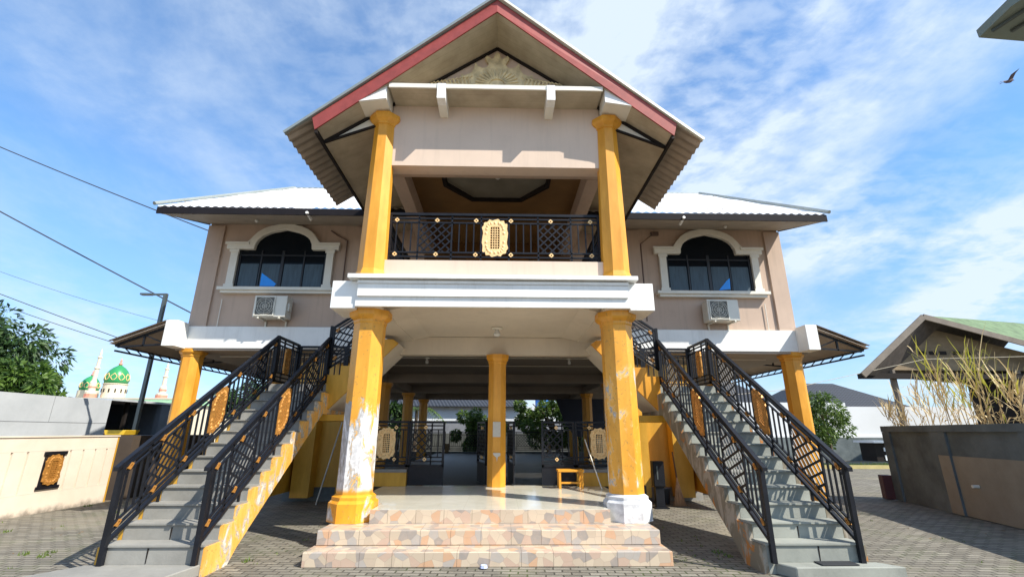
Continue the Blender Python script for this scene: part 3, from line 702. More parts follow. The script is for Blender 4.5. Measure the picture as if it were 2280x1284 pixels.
def railing(parent, o, d, L, slope, sections, gold=mGold, name='railing', hgt=.92, ends=(1, 1), foot=0, med=(.17, .33), rosn=None, bot=0, st=0):
    """o = point on the handrail top at u=0.  v measured down from handrail."""
    T = rail_T(o, d, slope)
    mb = MB()
    B = lambda u0, u1, v0, v1, w=.016: mb.box(u0, u1, -w, w, v0, v1, T)
    B(0, L, -.045, 0, .03)
    B(st, L, -.112, -.084, .014); B(st, L, -.192, -.165, .014)
    B(st, L, -hgt+.175, -hgt+.203, .014); B(st, L, -hgt+.095, -hgt+.122, .014); B(st, L, -hgt, -hgt+.042, .024)
    top, bo = -.185, -hgt+.20
    u = st; tot = sum(k for _, k in sections); meds = []
    for i, (kind, wd) in enumerate(sections):
        w_ = wd/tot*(L-st)
        if i: B(u-.014, u+.014, -hgt, -.05, .014)
        if kind == 'b':
            n = max(2, int(round(w_/.115)))
            for k in range(1, n): B(u+w_*k/n-.0105, u+w_*k/n+.0105, bo, top, .0105)
        elif kind == 'l': lattice(mb, T, u, u+w_, bo, top)
        elif kind == 'm': meds.append(u+w_/2)
        elif kind == 's': B(u, u+w_, bo, top, .004)
        u += w_
    if ends[0]: B(0, .045, -hgt-foot, .0, .024)
    if ends[1]: B(L-.045, L, -hgt-bot, .0, .024)
    R = mb.build(name, mBlack, parent)
    for m in meds: medallion(T, m, (top+bo)/2, med[0], med[1], gold, R)
    for q in (rosn or []):
        rosette(T, q*L, -.135, R, gold); rosette(T, q*L, -hgt+.15, R, gold)
    return R
# balcony railing
BR = thing  # (local)
br = railing(H, (-1.86, -1.62, 5.31), (1, 0, 0), 3.72, .0, [('b', .55), ('l', .62), ('b', .55), ('m', .52), ('b', .55), ('l', .62), ('b', .55)], mGoldL, 'balcony_railing', hgt=.93, med=(.225, .37), rosn=(.035, .225, .41, .575, .765, .955))
for s in (-1, 1):
    railing(H, (s*1.97, -1.4, 5.31), (0, 1, 0), 3.9, 0, [('b', 1)]*3, mGoldL, 'balcony_railing', hgt=1.1)
# ---------------------------------------------------------------- staircases
def staircase(s, label, mstep, mside_in, mside_out, group):
    T = lambda a, b, w: (s*w, a, b)          # profile in (Y,Z), extruded along X
    A = thing('staircase', label, 'staircase', (s*3.9, -1.4, 0))
    y0, tr, ri, z0, n = -3.02, .277, .1823, .13, 13
    prof = []; y, z = y0, z0
    prof.append((y, .006)); prof.append((y, z))
    for k in range(n):
        z = z0+ri*(k+1); prof.append((y, z))
        if k < n-1: y += tr; prof.append((y, z))
    prof += [(1.42, z), (1.42, 1.92), (.08, 1.92), (-.14, 1.77), (-1.45, .84), (-2.38, .17), (-2.55, .006)]
    fl = MB().prism(prof, 3.32, 4.48, T).build('lower_flight', mstep, A, bev=.004)
    for k in range(n-1):
        yy = y0+tr*k; zz_ = z0+ri*(k+1)
        MB().box(yy-.022, yy+tr-.004, 3.30, 4.50, zz_+.001, zz_+.022, lambda a, b, w: (s*w, a, b)).build('tread', mstep, fl)
    MB().prism(prof, 3.265, 3.318, T).build('stringer', mside_in, A)
    MB().prism(prof, 4.482, 4.53, T).build('stringer', mside_out, A)
    # ground slab
    if s < 0: pts = [(3.30, -3.02), (4.75, -3.02), (4.75, -3.9), (3.05, -3.9)]
    else: pts = [(3.40, -3.02), (4.62, -3.02), (4.80, -3.24), (3.52, -3.24)]
    if s < 0: pts = [(3.32, -3.02), (4.62, -3.02), (5.1, -3.75), (3.45, -3.75)]
    MB().prism([(s*x, y) for x, y in pts], .006, .13, lambda a, b, w: (a, b, w)).build('ground_slab', mstep, A, bev=.01)
    for (x, yy, za, zb) in ((3.95, y0, .14, .30), (3.9, y0+tr, .33, .47)):
        MB().prism([(s*x-.008, zb), (s*x+.010, zb), (s*x+.004, za), (s*x-.004, za)], yy-.0045, yy-.001).build('joint_stain', mDark, fl)
    # landing beam
    MB().box(s*2.8 if s > 0 else -4.5, 4.5 if s > 0 else -2.8, .35, 1.4, 1.80, 1.918).build('landing_beam', mYelOld, A)
    # upper flight, parallel to X
    p2 = [(3.34, 1.93), (3.34, 2.50), (3.34, 2.68)]
    x, z = 3.34, 2.68
    for k in range(5):
        x -= .25; p2.append((x, z))
        if k < 4: z += .182; p2.append((x, z))
    p2 = [(s*a, b) for a, b in p2]+[(s*1.98, 3.33)]
    up = MB().prism(p2, .352, 1.36).build('upper_flight', mCeil, A)
    MB().prism(p2, .29, .35).build('stringer', mYelOld if s < 0 else mYel, A)
    # railings
    sl = .654
    secs = [('b', .35), ('l', .5), ('b', .42), ('m', .36), ('b', .42), ('l', .5), ('b', .3)]
    ros = (.06, .2, .35, .65, .82, .97)
    r1 = railing(A, (s*4.43, -3.16, 1.19), (0, 1, 0), 3.50, sl, secs, rosn=ros, ends=(0, 1), st=.09, med=(.19, .34))
    r2 = railing(A, (s*3.37, -3.16, 1.19), (0, 1, 0), 3.44, sl, secs, rosn=ros, ends=(0, 1), st=.09, med=(.19, .34))
    for xx, rr in ((4.43, r1), (3.37, r2)):
        MB().box(s*xx-.028, s*xx+.028, -3.09, -3.035, .13, 1.24).build('newel_post', mBlack, rr)
        # feet on the treads
        for k in (2, 5, 8, 11):
            ft_ = MB()
            yy = y0+tr*(k+.5); zt_ = z0+ri*(k+1)
            ft_.box(s*xx-.014, s*xx+.014, yy, yy+.028, zt_, 1.19+sl*(yy+3.16)-.9); ft_.build('railing_foot', mBlack, rr)
    railing(A, (s*4.43, .35, 3.47), (0, 1, 0), .99, 0, [('b', .3), ('m', .4), ('b', .3)], med=(.13, .3))
    railing(A, (s*4.40, 1.34, 3.44), (-s, 0, 0), 1.05, 0, [('b', 1)], rosn=(.5,))
    o = railing(A, (s*3.34, .33, 3.66), (-s, 0, 0), 1.22, .70, [('l', 1), ('l', 1)], rosn=(.08, .62), hgt=.86)
    MB().box(s*3.37-.025, s*3.37+.025, .3, .35, 2.52, 3.68).build('newel_post', mBlack, o)
    railing(A, (s*3.34, 1.33, 3.50), (-s, 0, 0), 1.22, .70, [('b', 1), ('l', 1)], rosn=(.1,), hgt=.86)
    return A
staircase(-1, 'grey cement staircase with black railings and peeling yellow side, left of the porch', mStep, mSideL, mYelOld, None)
staircase(1, 'grey cement staircase with bare patched brown side, right of the porch', mStepN, mBare, mBare, None)
tag(MB().box(3.86, 4.30, -3.19, -3.03, .134, .146).build('doormat', plain('dark_rubber_mat', (.02, .022, .026), .8), bev=.003), 'thin dark rectangular mat on the slab at the foot of the right staircase', 'doormat')
# ---------------------------------------------------------------- air conditioners
def ac(x, z, side, label):
    A = thing('air_conditioner', label, 'air conditioner', (x, 2.5, z), 'outdoor air conditioning units on the front wall')
    T = lambda a, b, w: (x+a, 2.32+w, z+b)
    MB().box(-.41, .41, .0, .33, 0, .56, T).build('casing', mIvory, A, bev=.012)
    n = 28; c = -.12
    MB().box(-.36, .12, -.012, -.001, .045, .515, T).build('fan_recess', plain('dark_recess', (.13, .13, .115), .6), A)
    g = MB()
    for r in (.06, .12, .18, .225):
        o = [(c+r*math.cos(k*2*math.pi/n), .28+r*math.sin(k*2*math.pi/n)) for k in range(n)]
        i_ = [(c+(r-.007)*math.cos(k*2*math.pi/n), .28+(r-.007)*math.sin(k*2*math.pi/n)) for k in range(n)]
        g.ring(o, i_, -.028, -.018, T)
    for k in range(8):
        a = k*math.pi/4; g.tube([T(c, .28, -.02), T(c+.22*math.cos(a), .28+.22*math.sin(a), -.02)], .004, 4)
    g.box(-.365, -.345, -.03, -.002, .03, .53, T).box(.105, .125, -.03, -.002, .03, .53, T).box(-.345, .105, -.03, -.002, .03, .05, T).box(-.345, .105, -.03, -.002, .51, .53, T)
    g.build('fan_grille', mIvory, A)
    MB().box(.41, .45, .08, .22, .18, .38, T).build('valve_cover', mIvory, A)
    for q in (-.25, .27):
        MB().prism([(2.30, z-.035), (2.30, z-.003), (2.755, z-.003), (2.755, z-.18), (2.72, z-.18), (2.72, z-.035)], x+q-.018, x+q+.018, lambda a, b, w: (w, a, b)).build('bracket', mTrim, A)
ac(-5.73, 4.34, -1, 'ivory outdoor air conditioner under the left arched window'); ac(5.86, 4.34, 1, 'ivory outdoor air conditioner under the right arched window')
# ---------------------------------------------------------------- side canopies
for s, lb in ((-1, 'lean-to corrugated canopy on black trusses along the left flank of the hall'), (1, 'lean-to corrugated canopy on black trusses along the right flank of the hall')):
    A = thing('side_canopy', lb, 'canopy', (s*9, 2.7, 3.6))
    sh = MB(); n = 240; i = 0
    for k in range(n+1):
        y = 2.3+13.8*k/n; zo = .012*math.sin(2*math.pi*y/.17)
        sh.v.append(Vector((s*8.175, y, 4.26+zo))); sh.v.append(Vector((s*9.5, y, 3.72+zo)))
    for k in range(n): a = 2*k; sh.f.append((a, a+1, a+3, a+2))
    sh.build('roof_sheet', mZincU, A)
    sh = MB().prism([(8.18, 4.16), (9.47, 3.64), (9.47, 3.65), (8.18, 4.17)], 2.32, 16.05, lambda a, b, w: (s*a, w, b)); sh.build('lining', plain('canopy_lining', (.40, .33, .27), .6), A)
    for yy in (2.45, 5.4, 8.1, 10.8, 13.5, 16.0):
        t = MB().beam((s*8.18, yy, 4.11), (s*9.42, yy, 3.62), .04, .05).beam((s*8.18, yy, 3.66), (s*9.35, yy, 3.58), .04, .04).beam((s*8.75, yy, 3.88), (s*8.75, yy, 3.6), .04, .04).beam((s*8.18, yy, 3.66), (s*8.75, yy, 3.88), .03, .03)
        t.build('truss', mBlack, A)
    t = MB().beam((s*9.4, 2.45, 3.61), (s*9.4, 16, 3.61), .04, .04).beam((s*9.4, 2.45, 3.49), (s*9.4, 16, 3.49), .04, .04)
    for k in range(34): t.beam((s*9.4, 2.75+.4*k, 3.6), (s*9.4, 2.95+.4*k, 3.5), .02, .02)
    t.build('edge_truss', mBlack, A)
# ---------------------------------------------------------------- porch furniture, lamps
def lamp(x, y, z, label, r=.07):
    A = thing('ceiling_lamp', label, 'ceiling lamp', (x, y, z), 'ceiling lamps')
    MB().lathe([(r, 0), (r*1.05, -.02), (r*.8, -.035)], (x, y, z-.002), 16).build('mount', mTrim, A, True)
    MB().lathe([(r*.35, -.036), (r*.3, -.06), (r*.62, -.11), (r*.62, -.15), (r*.3, -.18)], (x, y, z), 12).build('bulb', mLampG, A, True)
lamp(.04, .0, 3.6, 'small white ceiling lamp above the front of the porch floor', .11)
lamp(.03, -1.05, 6.54, 'round glass ceiling lamp in the upper balcony tray', .10)
lamp(-1.9, 3.6, 3.545, 'small ceiling lamp in the dark hall left of the central column')
lamp(2.0, 3.6, 3.545, 'small ceiling lamp in the dark hall right of the central column')
# posters on the central column
o = MB().box(-.03, .13, .895, .899, 1.50, 1.80); tag(o.build('notice', mPaper), 'faded paper notice on the central yellow column', 'notice')
o = MB().prism([(-.02, 1.19), (.13, 1.19), (.13, 1.14), (.08, 1.11), (.06, 1.02), (.045, 1.1), (-.01, 1.15)], .895, .899)
tag(o.build('torn_notice', mPaper), 'torn scrap of a paper notice low on the central yellow column', 'notice')
o = MB().prism([(-.02, 1.47), (.13, 1.47), (.13, 1.22), (.125, 1.22), (.125, 1.465), (-.015, 1.465), (-.015, 1.22), (-.02, 1.22)], .895, .899)
# yellow stool / low table
A = thing('low_table', 'small yellow wooden low table on the porch floor beside the right column', 'table', (1.53, .75, .535))
MB().box(1.27, 1.79, .62, .95, .845, .885).build('tabletop', mYel, A, bev=.005)
for x in (1.29, 1.73):
    for y in (.63, .9): MB().box(x, x+.04, y, y+.04, .536, .844).build('leg', mYel, A)
MB().box(1.331, 1.729, .635, .655, .63, .665).build('stretcher', mYel, A)
tag(MB().tube([(2.12, .62, .54), (1.92, 1.16, 1.45)], .012, 8).build('stick', mTrim), 'thin pale stick leaning on the right inner fence panel', 'stick')
tag(MB().tube([(-4.05, 2.45, .01), (-3.72, 2.68, 1.85)], .018, 8).build('pole', plain('galvanised_pole', (.5, .48, .42), .4, .4)), 'long pale pole leaning on the yellow wall under the left stairs', 'pole')
A = thing('ground_speaker', 'tall narrow black cabinet standing beside the straw broom under the right stairs', 'cabinet', (3.62, 2.0, 0))
MB().box(3.55, 3.80, 1.86, 2.06, .45, .98).build('body', mBlack, A, bev=.01)
MB().box(3.58, 3.77, 1.9, 2.02, .03, .449).build('stand', mBlack, A); MB().box(3.52, 3.83, 1.8, 2.1, .008, .029).build('foot', mBlack, A)
MB().box(3.62, 3.65, 1.852, 1.858, .6, .88).build('vent', mSteel, A)
A = thing('broom', 'straw broom standing upside against the yellow pier under the right stairs', 'broom', (4.2, 2.2, 0))
b = MB()
for k in range(90):
    a = random.uniform(0, 6.28); r = random.uniform(.04, .15)
    b.tube([(4.22, 2.3, .62), (4.2+r*.5*math.cos(a), 2.22+r*.3*math.sin(a), .3), (4.2+r*math.cos(a), 2.2+r*.5*math.sin(a), .012)], .006, 4)
b.build('bristles', mStraw, A); MB().tube([(4.22, 2.3, .6), (4.24, 2.5, 1.15)], .016, 8).build('handle', mWood, A)
A = thing('bucket', 'dark grey bucket behind the straw broom', 'bucket', (3.98, 2.5, 0))
MB().lathe([(.11, .01), (.15, .34), (.158, .34), (.158, .37), (.14, .37)], (3.98, 2.55, 0), 20).build('bin', plain('grey_plastic', (.07, .075, .09), .4), A, True)
tag(MB().lathe([(.01, .008), (.05, .02), (.04, .05), (.01, .04)], (-.06, -2.75, 0), 7, cs=1).build('litter', plain('pale_wrapper', (.45, .5, .7), .5)), 'crumpled pale blue wrapper on the pavers before the bottom step', 'litter')
tag(MB().face([(2.66, -3.22, .01), (2.72, -3.2, .03), (2.70, -3.15, .012), (2.64, -3.17, .02)]).build('fallen_leaf', mLeafY, norm=False), 'small yellow fallen leaf on the pavers right of the tiled steps', 'leaf')
# bicycle-like wheel seen beside the right column
A = thing('wheel', 'dark wheel standing half hidden behind the right porch column', 'wheel', (2.85, 2.3, 0))
pts = [(2.85+.06*math.cos(t), 2.3+.3*math.cos(t), .32+.3*math.sin(t)) for t in [k*2*math.pi/28 for k in range(29)]]
MB().tube(pts, .025, 6).build('tyre', mBlack, A); MB().tube([(2.85+.9*(p[0]-2.85), 2.3+.88*(p[1]-2.3), .32+.88*(p[2]-.32)) for p in pts], .012, 6).build('rim', mSteel, A)
# ---------------------------------------------------------------- inner fence and gate (Y = 1.2)
def fence(label, x0, x1, med, gate=False, base_=True, y=1.2, lock=None):
    A = thing('gate' if gate else 'fence', label, 'gate' if gate else 'fence', ((x0+x1)/2, y, .535))
    secs = [('b', .3), ('m', .5), ('b', .3)] if med else [('l', 1), ('b', .6)]
    R = railing(A, (x0, y, 1.82), (1, 0, 0), x1-x0, 0, secs, mGoldL, 'fence_panel', hgt=.92 if base_ else .9, med=(.19, .33), rosn=(.3, .7) if med else (.45,))
    if gate: MB().box(x0, x1, y-.01, y+.01, .545, .919).build('kick_plate', mBlack, A)
    else: MB().box(x0, x1, y-.1, y+.12, .537, .80).build('parapet', mYelOld, A); MB().box(x0, x1, y-.12, y+.14, .802, .86).build('coping', mStep, A)
    return A
fence('black fence panel with a gold medallion on a yellow parapet, left side of the porch', -2.75, -1.80, True)
fence('closed black gate leaf with lattice top beside the left fence panel', -1.79, -1.05, False, True)
fence('black fence panel with a gold medallion on a yellow parapet, right side of the porch', 1.72, 2.75, True)
fence('closed black gate leaf beside the right fence panel', 1.0, 1.71, False, True)
def openleaf(p, d, L, label):
    A = thing('gate', label, 'gate', p)
    T = rail_T((p[0], p[1], 1.82), d, 0)
    R = railing(A, (p[0], p[1], 1.82), d, L, 0, [('l', 1)], mGoldL, 'gate_panel', hgt=.9, rosn=(.5,))
    MB().box(0, L, -.01, .01, -1.27, -.905, lambda a, b, w: T(a, b, w)).build('kick_plate', mBlack, A)
openleaf((.42, 1.25, .54), (-.12, 1, 0), .95, 'open black gate leaf swung inward on the right of the central column')
openleaf((-.17, 1.28, .54), (-.25, 1, 0), .9, 'open black gate leaf swung inward on the left of the central column')
# far perimeter fence behind the hall
A = thing('fence', 'long low black fence with tan pillars closing the far end of the hall', 'fence', (0, 16.9, 0))
for k in range(6):
    x0 = -8+2.7*k
    railing(A, (x0, 16.9, 1.62), (1, 0, 0), 2.5, 0, [('b', 1), ('l', .8), ('b', 1)], mGoldL, 'fence_panel', hgt=.95)
    MB().box(x0-.19, x0-.01, 16.8, 17.0, .006, 1.0).build('pillar', plain('pillar_tan', (.3, .2, .1), .7), A)
MB().box(-8, 8, 16.82, 16.98, .006, .6).build('plinth_wall', mConc, A)
A = thing('fence', 'black side fence along the left flank under the hall', 'fence', (-4.1, 10, 0)); railing(A, (-5.4, 4.5, 1.7), (0, 1, 0), 11, 0, [('b', 1)]*7, name='fence_panel', hgt=1.2)
A = thing('fence', 'black side fence along the right flank under the hall', 'fence', (4.1, 10, 0)); railing(A, (5.4, 4.5, 1.7), (0, 1, 0), 11, 0, [('b', 1)]*7, name='fence_panel', hgt=1.2)
tag(MB().prism([(3.0, 3.25), (5.6, 3.25), (5.6, 1.2), (3.9, 1.4), (3.4, 2.1)], 15.6, 15.66).build('tarpaulin', mNavy), 'dark navy tarpaulin hanging at the far right end of the hall', 'tarpaulin')
# ---------------------------------------------------------------- left side walls
A = thing('boundary_wall', 'cream painted boundary wall with narrow niches and a framed gold medallion', 'wall', (-9.3, -3, 0))
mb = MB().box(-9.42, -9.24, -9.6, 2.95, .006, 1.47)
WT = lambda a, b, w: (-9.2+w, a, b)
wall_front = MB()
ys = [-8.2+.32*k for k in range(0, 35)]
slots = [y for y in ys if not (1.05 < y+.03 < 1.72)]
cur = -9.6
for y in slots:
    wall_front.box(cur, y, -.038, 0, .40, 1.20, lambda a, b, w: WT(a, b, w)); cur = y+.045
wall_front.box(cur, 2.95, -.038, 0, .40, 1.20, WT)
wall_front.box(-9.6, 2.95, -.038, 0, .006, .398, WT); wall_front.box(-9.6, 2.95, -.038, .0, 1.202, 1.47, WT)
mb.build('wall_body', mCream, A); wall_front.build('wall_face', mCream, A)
MB().box(-9.45, -9.18, -9.6, 3.0, 1.472, 1.50).build('coping', mCream, A)
mp_ = MB().box(1.16, 1.60, .002, .012, .46, 1.19, WT).build('medallion_panel', mBlack, A)
medallion(lambda u, v, w: (-9.165+w, u, v), 1.38, .83, .19, .31, mGold, mp_)
fb = MB().box(1.12, 1.64, .013, .03, 1.12, 1.19, WT).box(1.12, 1.64, .013, .03, .46, .52, WT); fb.build('frame_bar', mBlack, mp_)
MB().box(-9.42, -9.2, 2.952, 3.0, .006, 1.469).build('end_pier', mYelOld, A)
A = thing('grey_outbuilding', 'long pale grey outbuilding with an open dark bay behind the cream wall', 'building', (-13, 0, 0))
MB().box(-13.7, -13.5, -15, 7.85, .006, 2.62).build('wall', mGreyW, A)
MB().box(-18, -13.47, 7.86, 11, 2.621, 2.70).build('roof_slab', mGreyW, A)
MB().box(-13.7, -13.5, 10.4, 10.9, .006, 2.62).box(-18, -17.8, -15, 10.9, .006, 2.62).box(-17.8, -13.71, 10.7, 10.9, .006, 2.62).build('bay_wall', plain('blue_grey_render', (.10, .12, .145), .8), A)
MB().box(-17.6, -13.71, 7.73, 7.85, .006, 2.62).build('bay_wall', mConc, A)
mj = plain('joint_line', (.26, .27, .28), .8)
MB().box(-13.51, -13.492, -11, 7.84, 1.85, 1.862).build('joint', mj, A)
for y in (5.7, 2.8, -.6): MB().box(-13.51, -13.492, y, y+.012, 1.863, 2.62).build('joint', mj, A)
for k in range(10): MB().box(-16.5, -14.2, 8.9+.02*(k % 3), 9.9, .05+.16*k, .17+.16*k).build('stacked_board', plain('stacked_boards', (.26, .16, .10), .8, var=.4, scale=6, sc=(.3, .3, 6)), A)
MB().box(-13.9, -13.8, 9.0, 9.1, .006, 2.62).build('post', mDark, A)
tag(MB().prism([(-9.9, 1.50), (-9.45, 1.50), (-9.4, 1.62), (-9.95, 1.62)], 3.4, 3.9).build('crate', plain('yellow_crate', (.7, .45, .03), .5), bev=.01), 'small yellow crate on top of the wall end beside the outbuilding bay', 'crate')
MBT = MB().box(-10.2, -9.1, 3.31, 6.8, .006, 1.49); tag(MBT.build('low_brown_wall', plain('dark_brown_render', (.07, .05, .035), .8)), 'low dark brown wall behind the end of the cream wall', 'wall')
A = thing('street_lamp', 'tall dark metal street lamp with a flat arm left of the hall', 'street lamp', (-10.37, 5, 0))
MB().box(-10.41, -10.32, 4.95, 5.05, .006, 5.7).build('pole', mSteel, A)
MB().beam((-10.37, 5, 5.68), (-10.8, 5, 5.67), .06, .05).build('arm', mSteel, A); MB().box(-11.12, -10.8, 4.93, 5.07, 5.645, 5.70).build('lamp_head', mSteel, A)
# ---------------------------------------------------------------- right side
wv = Vector((9.12-9.98, -.55-3.09, 0)).normalized(); wn_ = Vector((-wv.y, wv.x, 0))
if wn_.x > 0: wn_ = -wn_
P0 = Vector((9.98, 3.09, 0))
RT = lambda u, v, w: P0+wv*u+wn_*w+Vector((0, 0, v))
A = thing('retaining_wall', 'dark rough cement retaining wall with a tan painted patch, right of the yard', 'wall', tuple(P0))
MB().box(0, 9.5, -.18, 0, .006, 1.74, RT).build('wall_body', mConc, A)
f = MB()
for u0, u1 in ((0, .32), (1.9, 2.4), (4.3, 4.8), (6.8, 7.3)): f.box(u0, u1, .002, .05, .02, 1.62, RT)
f.box(0, 9.5, .002, .06, 1.622, 1.76, RT); f.build('frame_rib', mConc, A)
MB().box(2.05, 2.4, .051, .056, .03, 1.15, RT).box(2.401, 4.29, .003, .008, .03, 1.15, RT).build('tan_patch', mTan, A)
MB().box(0, 9.5, -6, -.182, .006, 1.68, RT).build('soil_terrace', mSoil, A)
MB().tube([RT(2.95, .62, .01), RT(2.95, .62, .12)], .03, 8).build('drain_pipe', mTrim, A)
tag(MB().box(-.24, -.03, .02, .24, .02, .58, RT).build('rusty_box', plain('brown_red_metal', (.09, .03, .03), .6), bev=.01), 'small dark red metal box at the near corner foot of the retaining wall', 'box')
# reeds
random.seed(11)
def reed(x, y, z, n, h, green, label, lean=(0, 0), spread=.25):
    A = thing('reed_clump', label, 'reeds', (x, y, z), 'tall dry reeds on the retaining wall')
    D, G, S_ = MB(), MB(), MB()
    for _ in range(n):
        bx, by = x+random.gauss(0, spread*.4), y+random.gauss(0, spread*.5)
        hh = h*random.uniform(.55, 1.05); lx, ly = lean[0]+random.gauss(0, .14), lean[1]+random.gauss(0, .14)
        pts = [Vector((bx+lx*hh*t*t, by+ly*hh*t*t, z+hh*t*.72)) for t in (0, .33, .66, 1)]
        S_.tube(pts, .008, 5, .003)
        for k in range(7):
            t = random.uniform(.1, 1); p = pts[0].lerp(pts[3], t); a = random.uniform(0, 6.28)
            L = random.uniform(.35, .8)*min(1, h/1.3); dr = Vector((math.cos(a), math.sin(a), 0)); w = random.uniform(.008, .017)
            up = random.uniform(.8, 1.9) if t > .4 else random.uniform(0, 1.1)
            q = [p+dr*L*s_*.5+Vector((0, 0, L*(up*s_-random.uniform(.35, .8)*s_*s_))) for s_ in (0, .33, .66, 1)]
            sd = dr.cross(Vector((0, 0, 1)))
            mb = G if random.random() < green and t > .35 else D
            i = len(mb.v)
            for s_, e in zip((.6, 1, .7, .05), q): mb.v += [e-sd*w*s_, e+sd*w*s_]
            for j in range(3): mb.f.append((i+2*j, i+2*j+1, i+2*j+3, i+2*j+2))
    D.build('dry_leaves', mReedD, A, norm=False)
    if G.f: G.build('green_leaves', mReedG, A, norm=False)
    S_.build('stem', mReedD, A)
def rp(u, w=-.5): p = RT(u, 1.68, w); return p.x, p.y
for u, w, n, h, gr_, lb, le in [(.25, -.4, 12, .75, 0, 'drooping straw coloured reed tuft at the near left corner of the retaining wall', (-.5, -.1)),
                           (.5, -.7, 7, 1.6, .05, 'sparse upright dry reed clump above the left end of the retaining wall', (-.2, 0)),
                           (1.1, -.6, 4, 1.2, .15, 'thin dry reed clump second from the left on the retaining wall', (0, 0)),
                           (1.7, -.6, 7, 1.75, .35, 'tall leaning half green reed clump in the middle of the retaining wall', (-.3, 0)),
                           (2.25, -.6, 10, 2.3, .75, 'tallest yellow green reed clump on the retaining wall', (-.12, 0)),
                           (2.85, -.6, 12, 2.1, .55, 'dense yellow green reed clump at the right edge of the view', (-.05, 0)),
                           (3.4, -.8, 12, 1.3, .2, 'bushy straw coloured reed clump at the far right of the retaining wall', (0, 0))]:
    x, y = rp(u, w); reed(x, y, 1.68, n, h, gr_, lb, le)
# green roofed open pavilion house
A = thing('old_house', 'weathered wooden house with a mossy green gable roof and open ground floor behind the reeds', 'building', (22, 13, 0))
ZP = lambda a, b, w: (a, w, b)
apx, lx_, rx_ = (20.3, 6.86), (16.9, 4.15), (27.2, 4.6)
yb0, yb1 = 12.0, 22
def slab(p, q, y0, y1, th, name, mat, par): return MB().prism([p, q, (q[0], q[1]+th), (p[0], p[1]+th)], y0, y1).build(name, mat, par)
r = MB()
def quadslab(mb, a, b, c, d, th):
    P = [a, b, c, d]; i = mb.quadverts(P+[(x, y, z+th) for x, y, z in P])
    for f_ in ((0, 1, 2, 3), (7, 6, 5, 4), (0, 4, 5, 1), (1, 5, 6, 2), (2, 6, 7, 3), (3, 7, 4, 0)): mb.f.append(tuple(i+k for k in f_))
quadslab(r, (16.8, 12, 4.15), (20.3, 12, 6.86), (31, 17, 7.7), (29, 19, 4.4), .12); r1_ = r.build('roof', plain('dark_old_battens', (.075, .06, .05), .9, var=.3, scale=3), A)
r = MB(); quadslab(r, (20.3, 12, 6.86), (32, 12.2, 3.75), (42, 17, 4.6), (31, 17, 7.7), .12); r.build('roof', mRoofG, A)
b = MB().beam((16.75, 11.96, 4.12), (20.3, 11.96, 6.9), .08, .26).beam((20.3, 11.96, 6.9), (32.1, 12.1, 3.72), .08, .26); b.build('barge_board', mRafter, A)
MB().prism([(19.1, 4.5), (28.2, 4.5), (28.0, 4.85), (21.1, 6.65), (19.1, 5.15)], 13.0, 13.15).build('gable_wall', mOldW, A)
MB().box(17.2, 26, 12.6, 12.9, 4.05, 4.3).build('lintel', mDark, A)
for x in (20.6, 21.1, 21.6, 22.3, 22.8): MB().box(x, x+.35, 12.97, 12.995, 5.25, 5.42).build('vent', mDark, A)
for x, y in ((19.0, 13), (25.2, 13), (27, 16)): MB().tube([(x, y, 1.2), (x, y, 4.5)], .16, 8, .14).build('post', mRafter, A)
MB().box(25.6, 36, 13.4, 16, 1.2, 4.9).build('room_wall', mDark, A)
# neighbour house with dark roof
def hiphouse(name, label, x0, x1, y0, y1, zw, zr, rx, mat_w, mat_r, ov=.5, extra=None):
    A = thing(name, label, 'house', ((x0+x1)/2, y0, 0))
    MB().box(x0, x1, y0, y1, .006, zw).build('wall', mat_w, A)
    r = MB(); ym = (y0+y1)/2; a, b, c, d = (x0-ov, y0-ov, zw-.1), (x1+ov, y0-ov, zw-.1), (x1+ov, y1+ov, zw-.1), (x0-ov, y1+ov, zw-.1)
    e, f_ = (x0+rx, ym, zr), (x1-rx, ym, zr)
    for q in ((a, b, f_, e), (b, c, f_), (c, d, e, f_), (d, a, e), (d, c, b, a)): r.face(q)
    r.build('roof', mat_r, A); return A
hiphouse('white_house', 'white rendered house with a dark tiled hip roof right of the hall', 20.5, 28.6, 24, 30, 3.35, 5.25, 2.6, mNeigh, mRoofT)
hiphouse('white_house', 'second lower dark hip roof house just behind the right wing column', 15.5, 21.5, 27, 33, 3.6, 5.75, 2.3, mNeigh, mRoofT)
tag(MB().box(15, 23.0, 22, 22.2, 1.4, 3.5).box(23.0, 33, 22, 22.2, 1.4, 3.25).box(15, 33, 21.9, 22.1, .006, 1.39).build('yard_wall', mNeigh), 'white upper boundary wall before the dark roofed houses', 'wall')
tag(MB().box(14, 30, 19.5, 19.7, .006, 1.32).build('grey_fence_wall', mConc), 'low grey block wall beyond the paved yard', 'wall')
A = thing('hutch', 'small white roofed wooden hutch against the grey block wall', 'hutch', (19.4, 15.2, 0))
MB().box(18.7, 20.6, 14.7, 15.7, .25, 1.1).build('body', mDark, A); MB().prism([(18.55, 1.12), (20.8, 1.12), (20.8, 1.22), (18.55, 1.22)], 14.5, 15.9).build('roof_sheet', mZinc, A)
MB().box(19.1, 20.5, 14.66, 14.695, .72, .9).box(19.1, 20.5, 14.66, 14.695, .3, .55).build('shelf_board', mNeigh, A)
struct('verge_kerb', MB().box(15, 26, 13.4, 13.55, .006, .16), plain('yellow_kerb', (.45, .38, .16), .8))
g = MB(); random.seed(5)
for k in range(2600): blades(g, random.uniform(15, 24), random.uniform(13.6, 14.6), .02, 1, .01, .22, .015)
tag(g.build('verge_grass', mGrass, norm=False), kind='stuff')
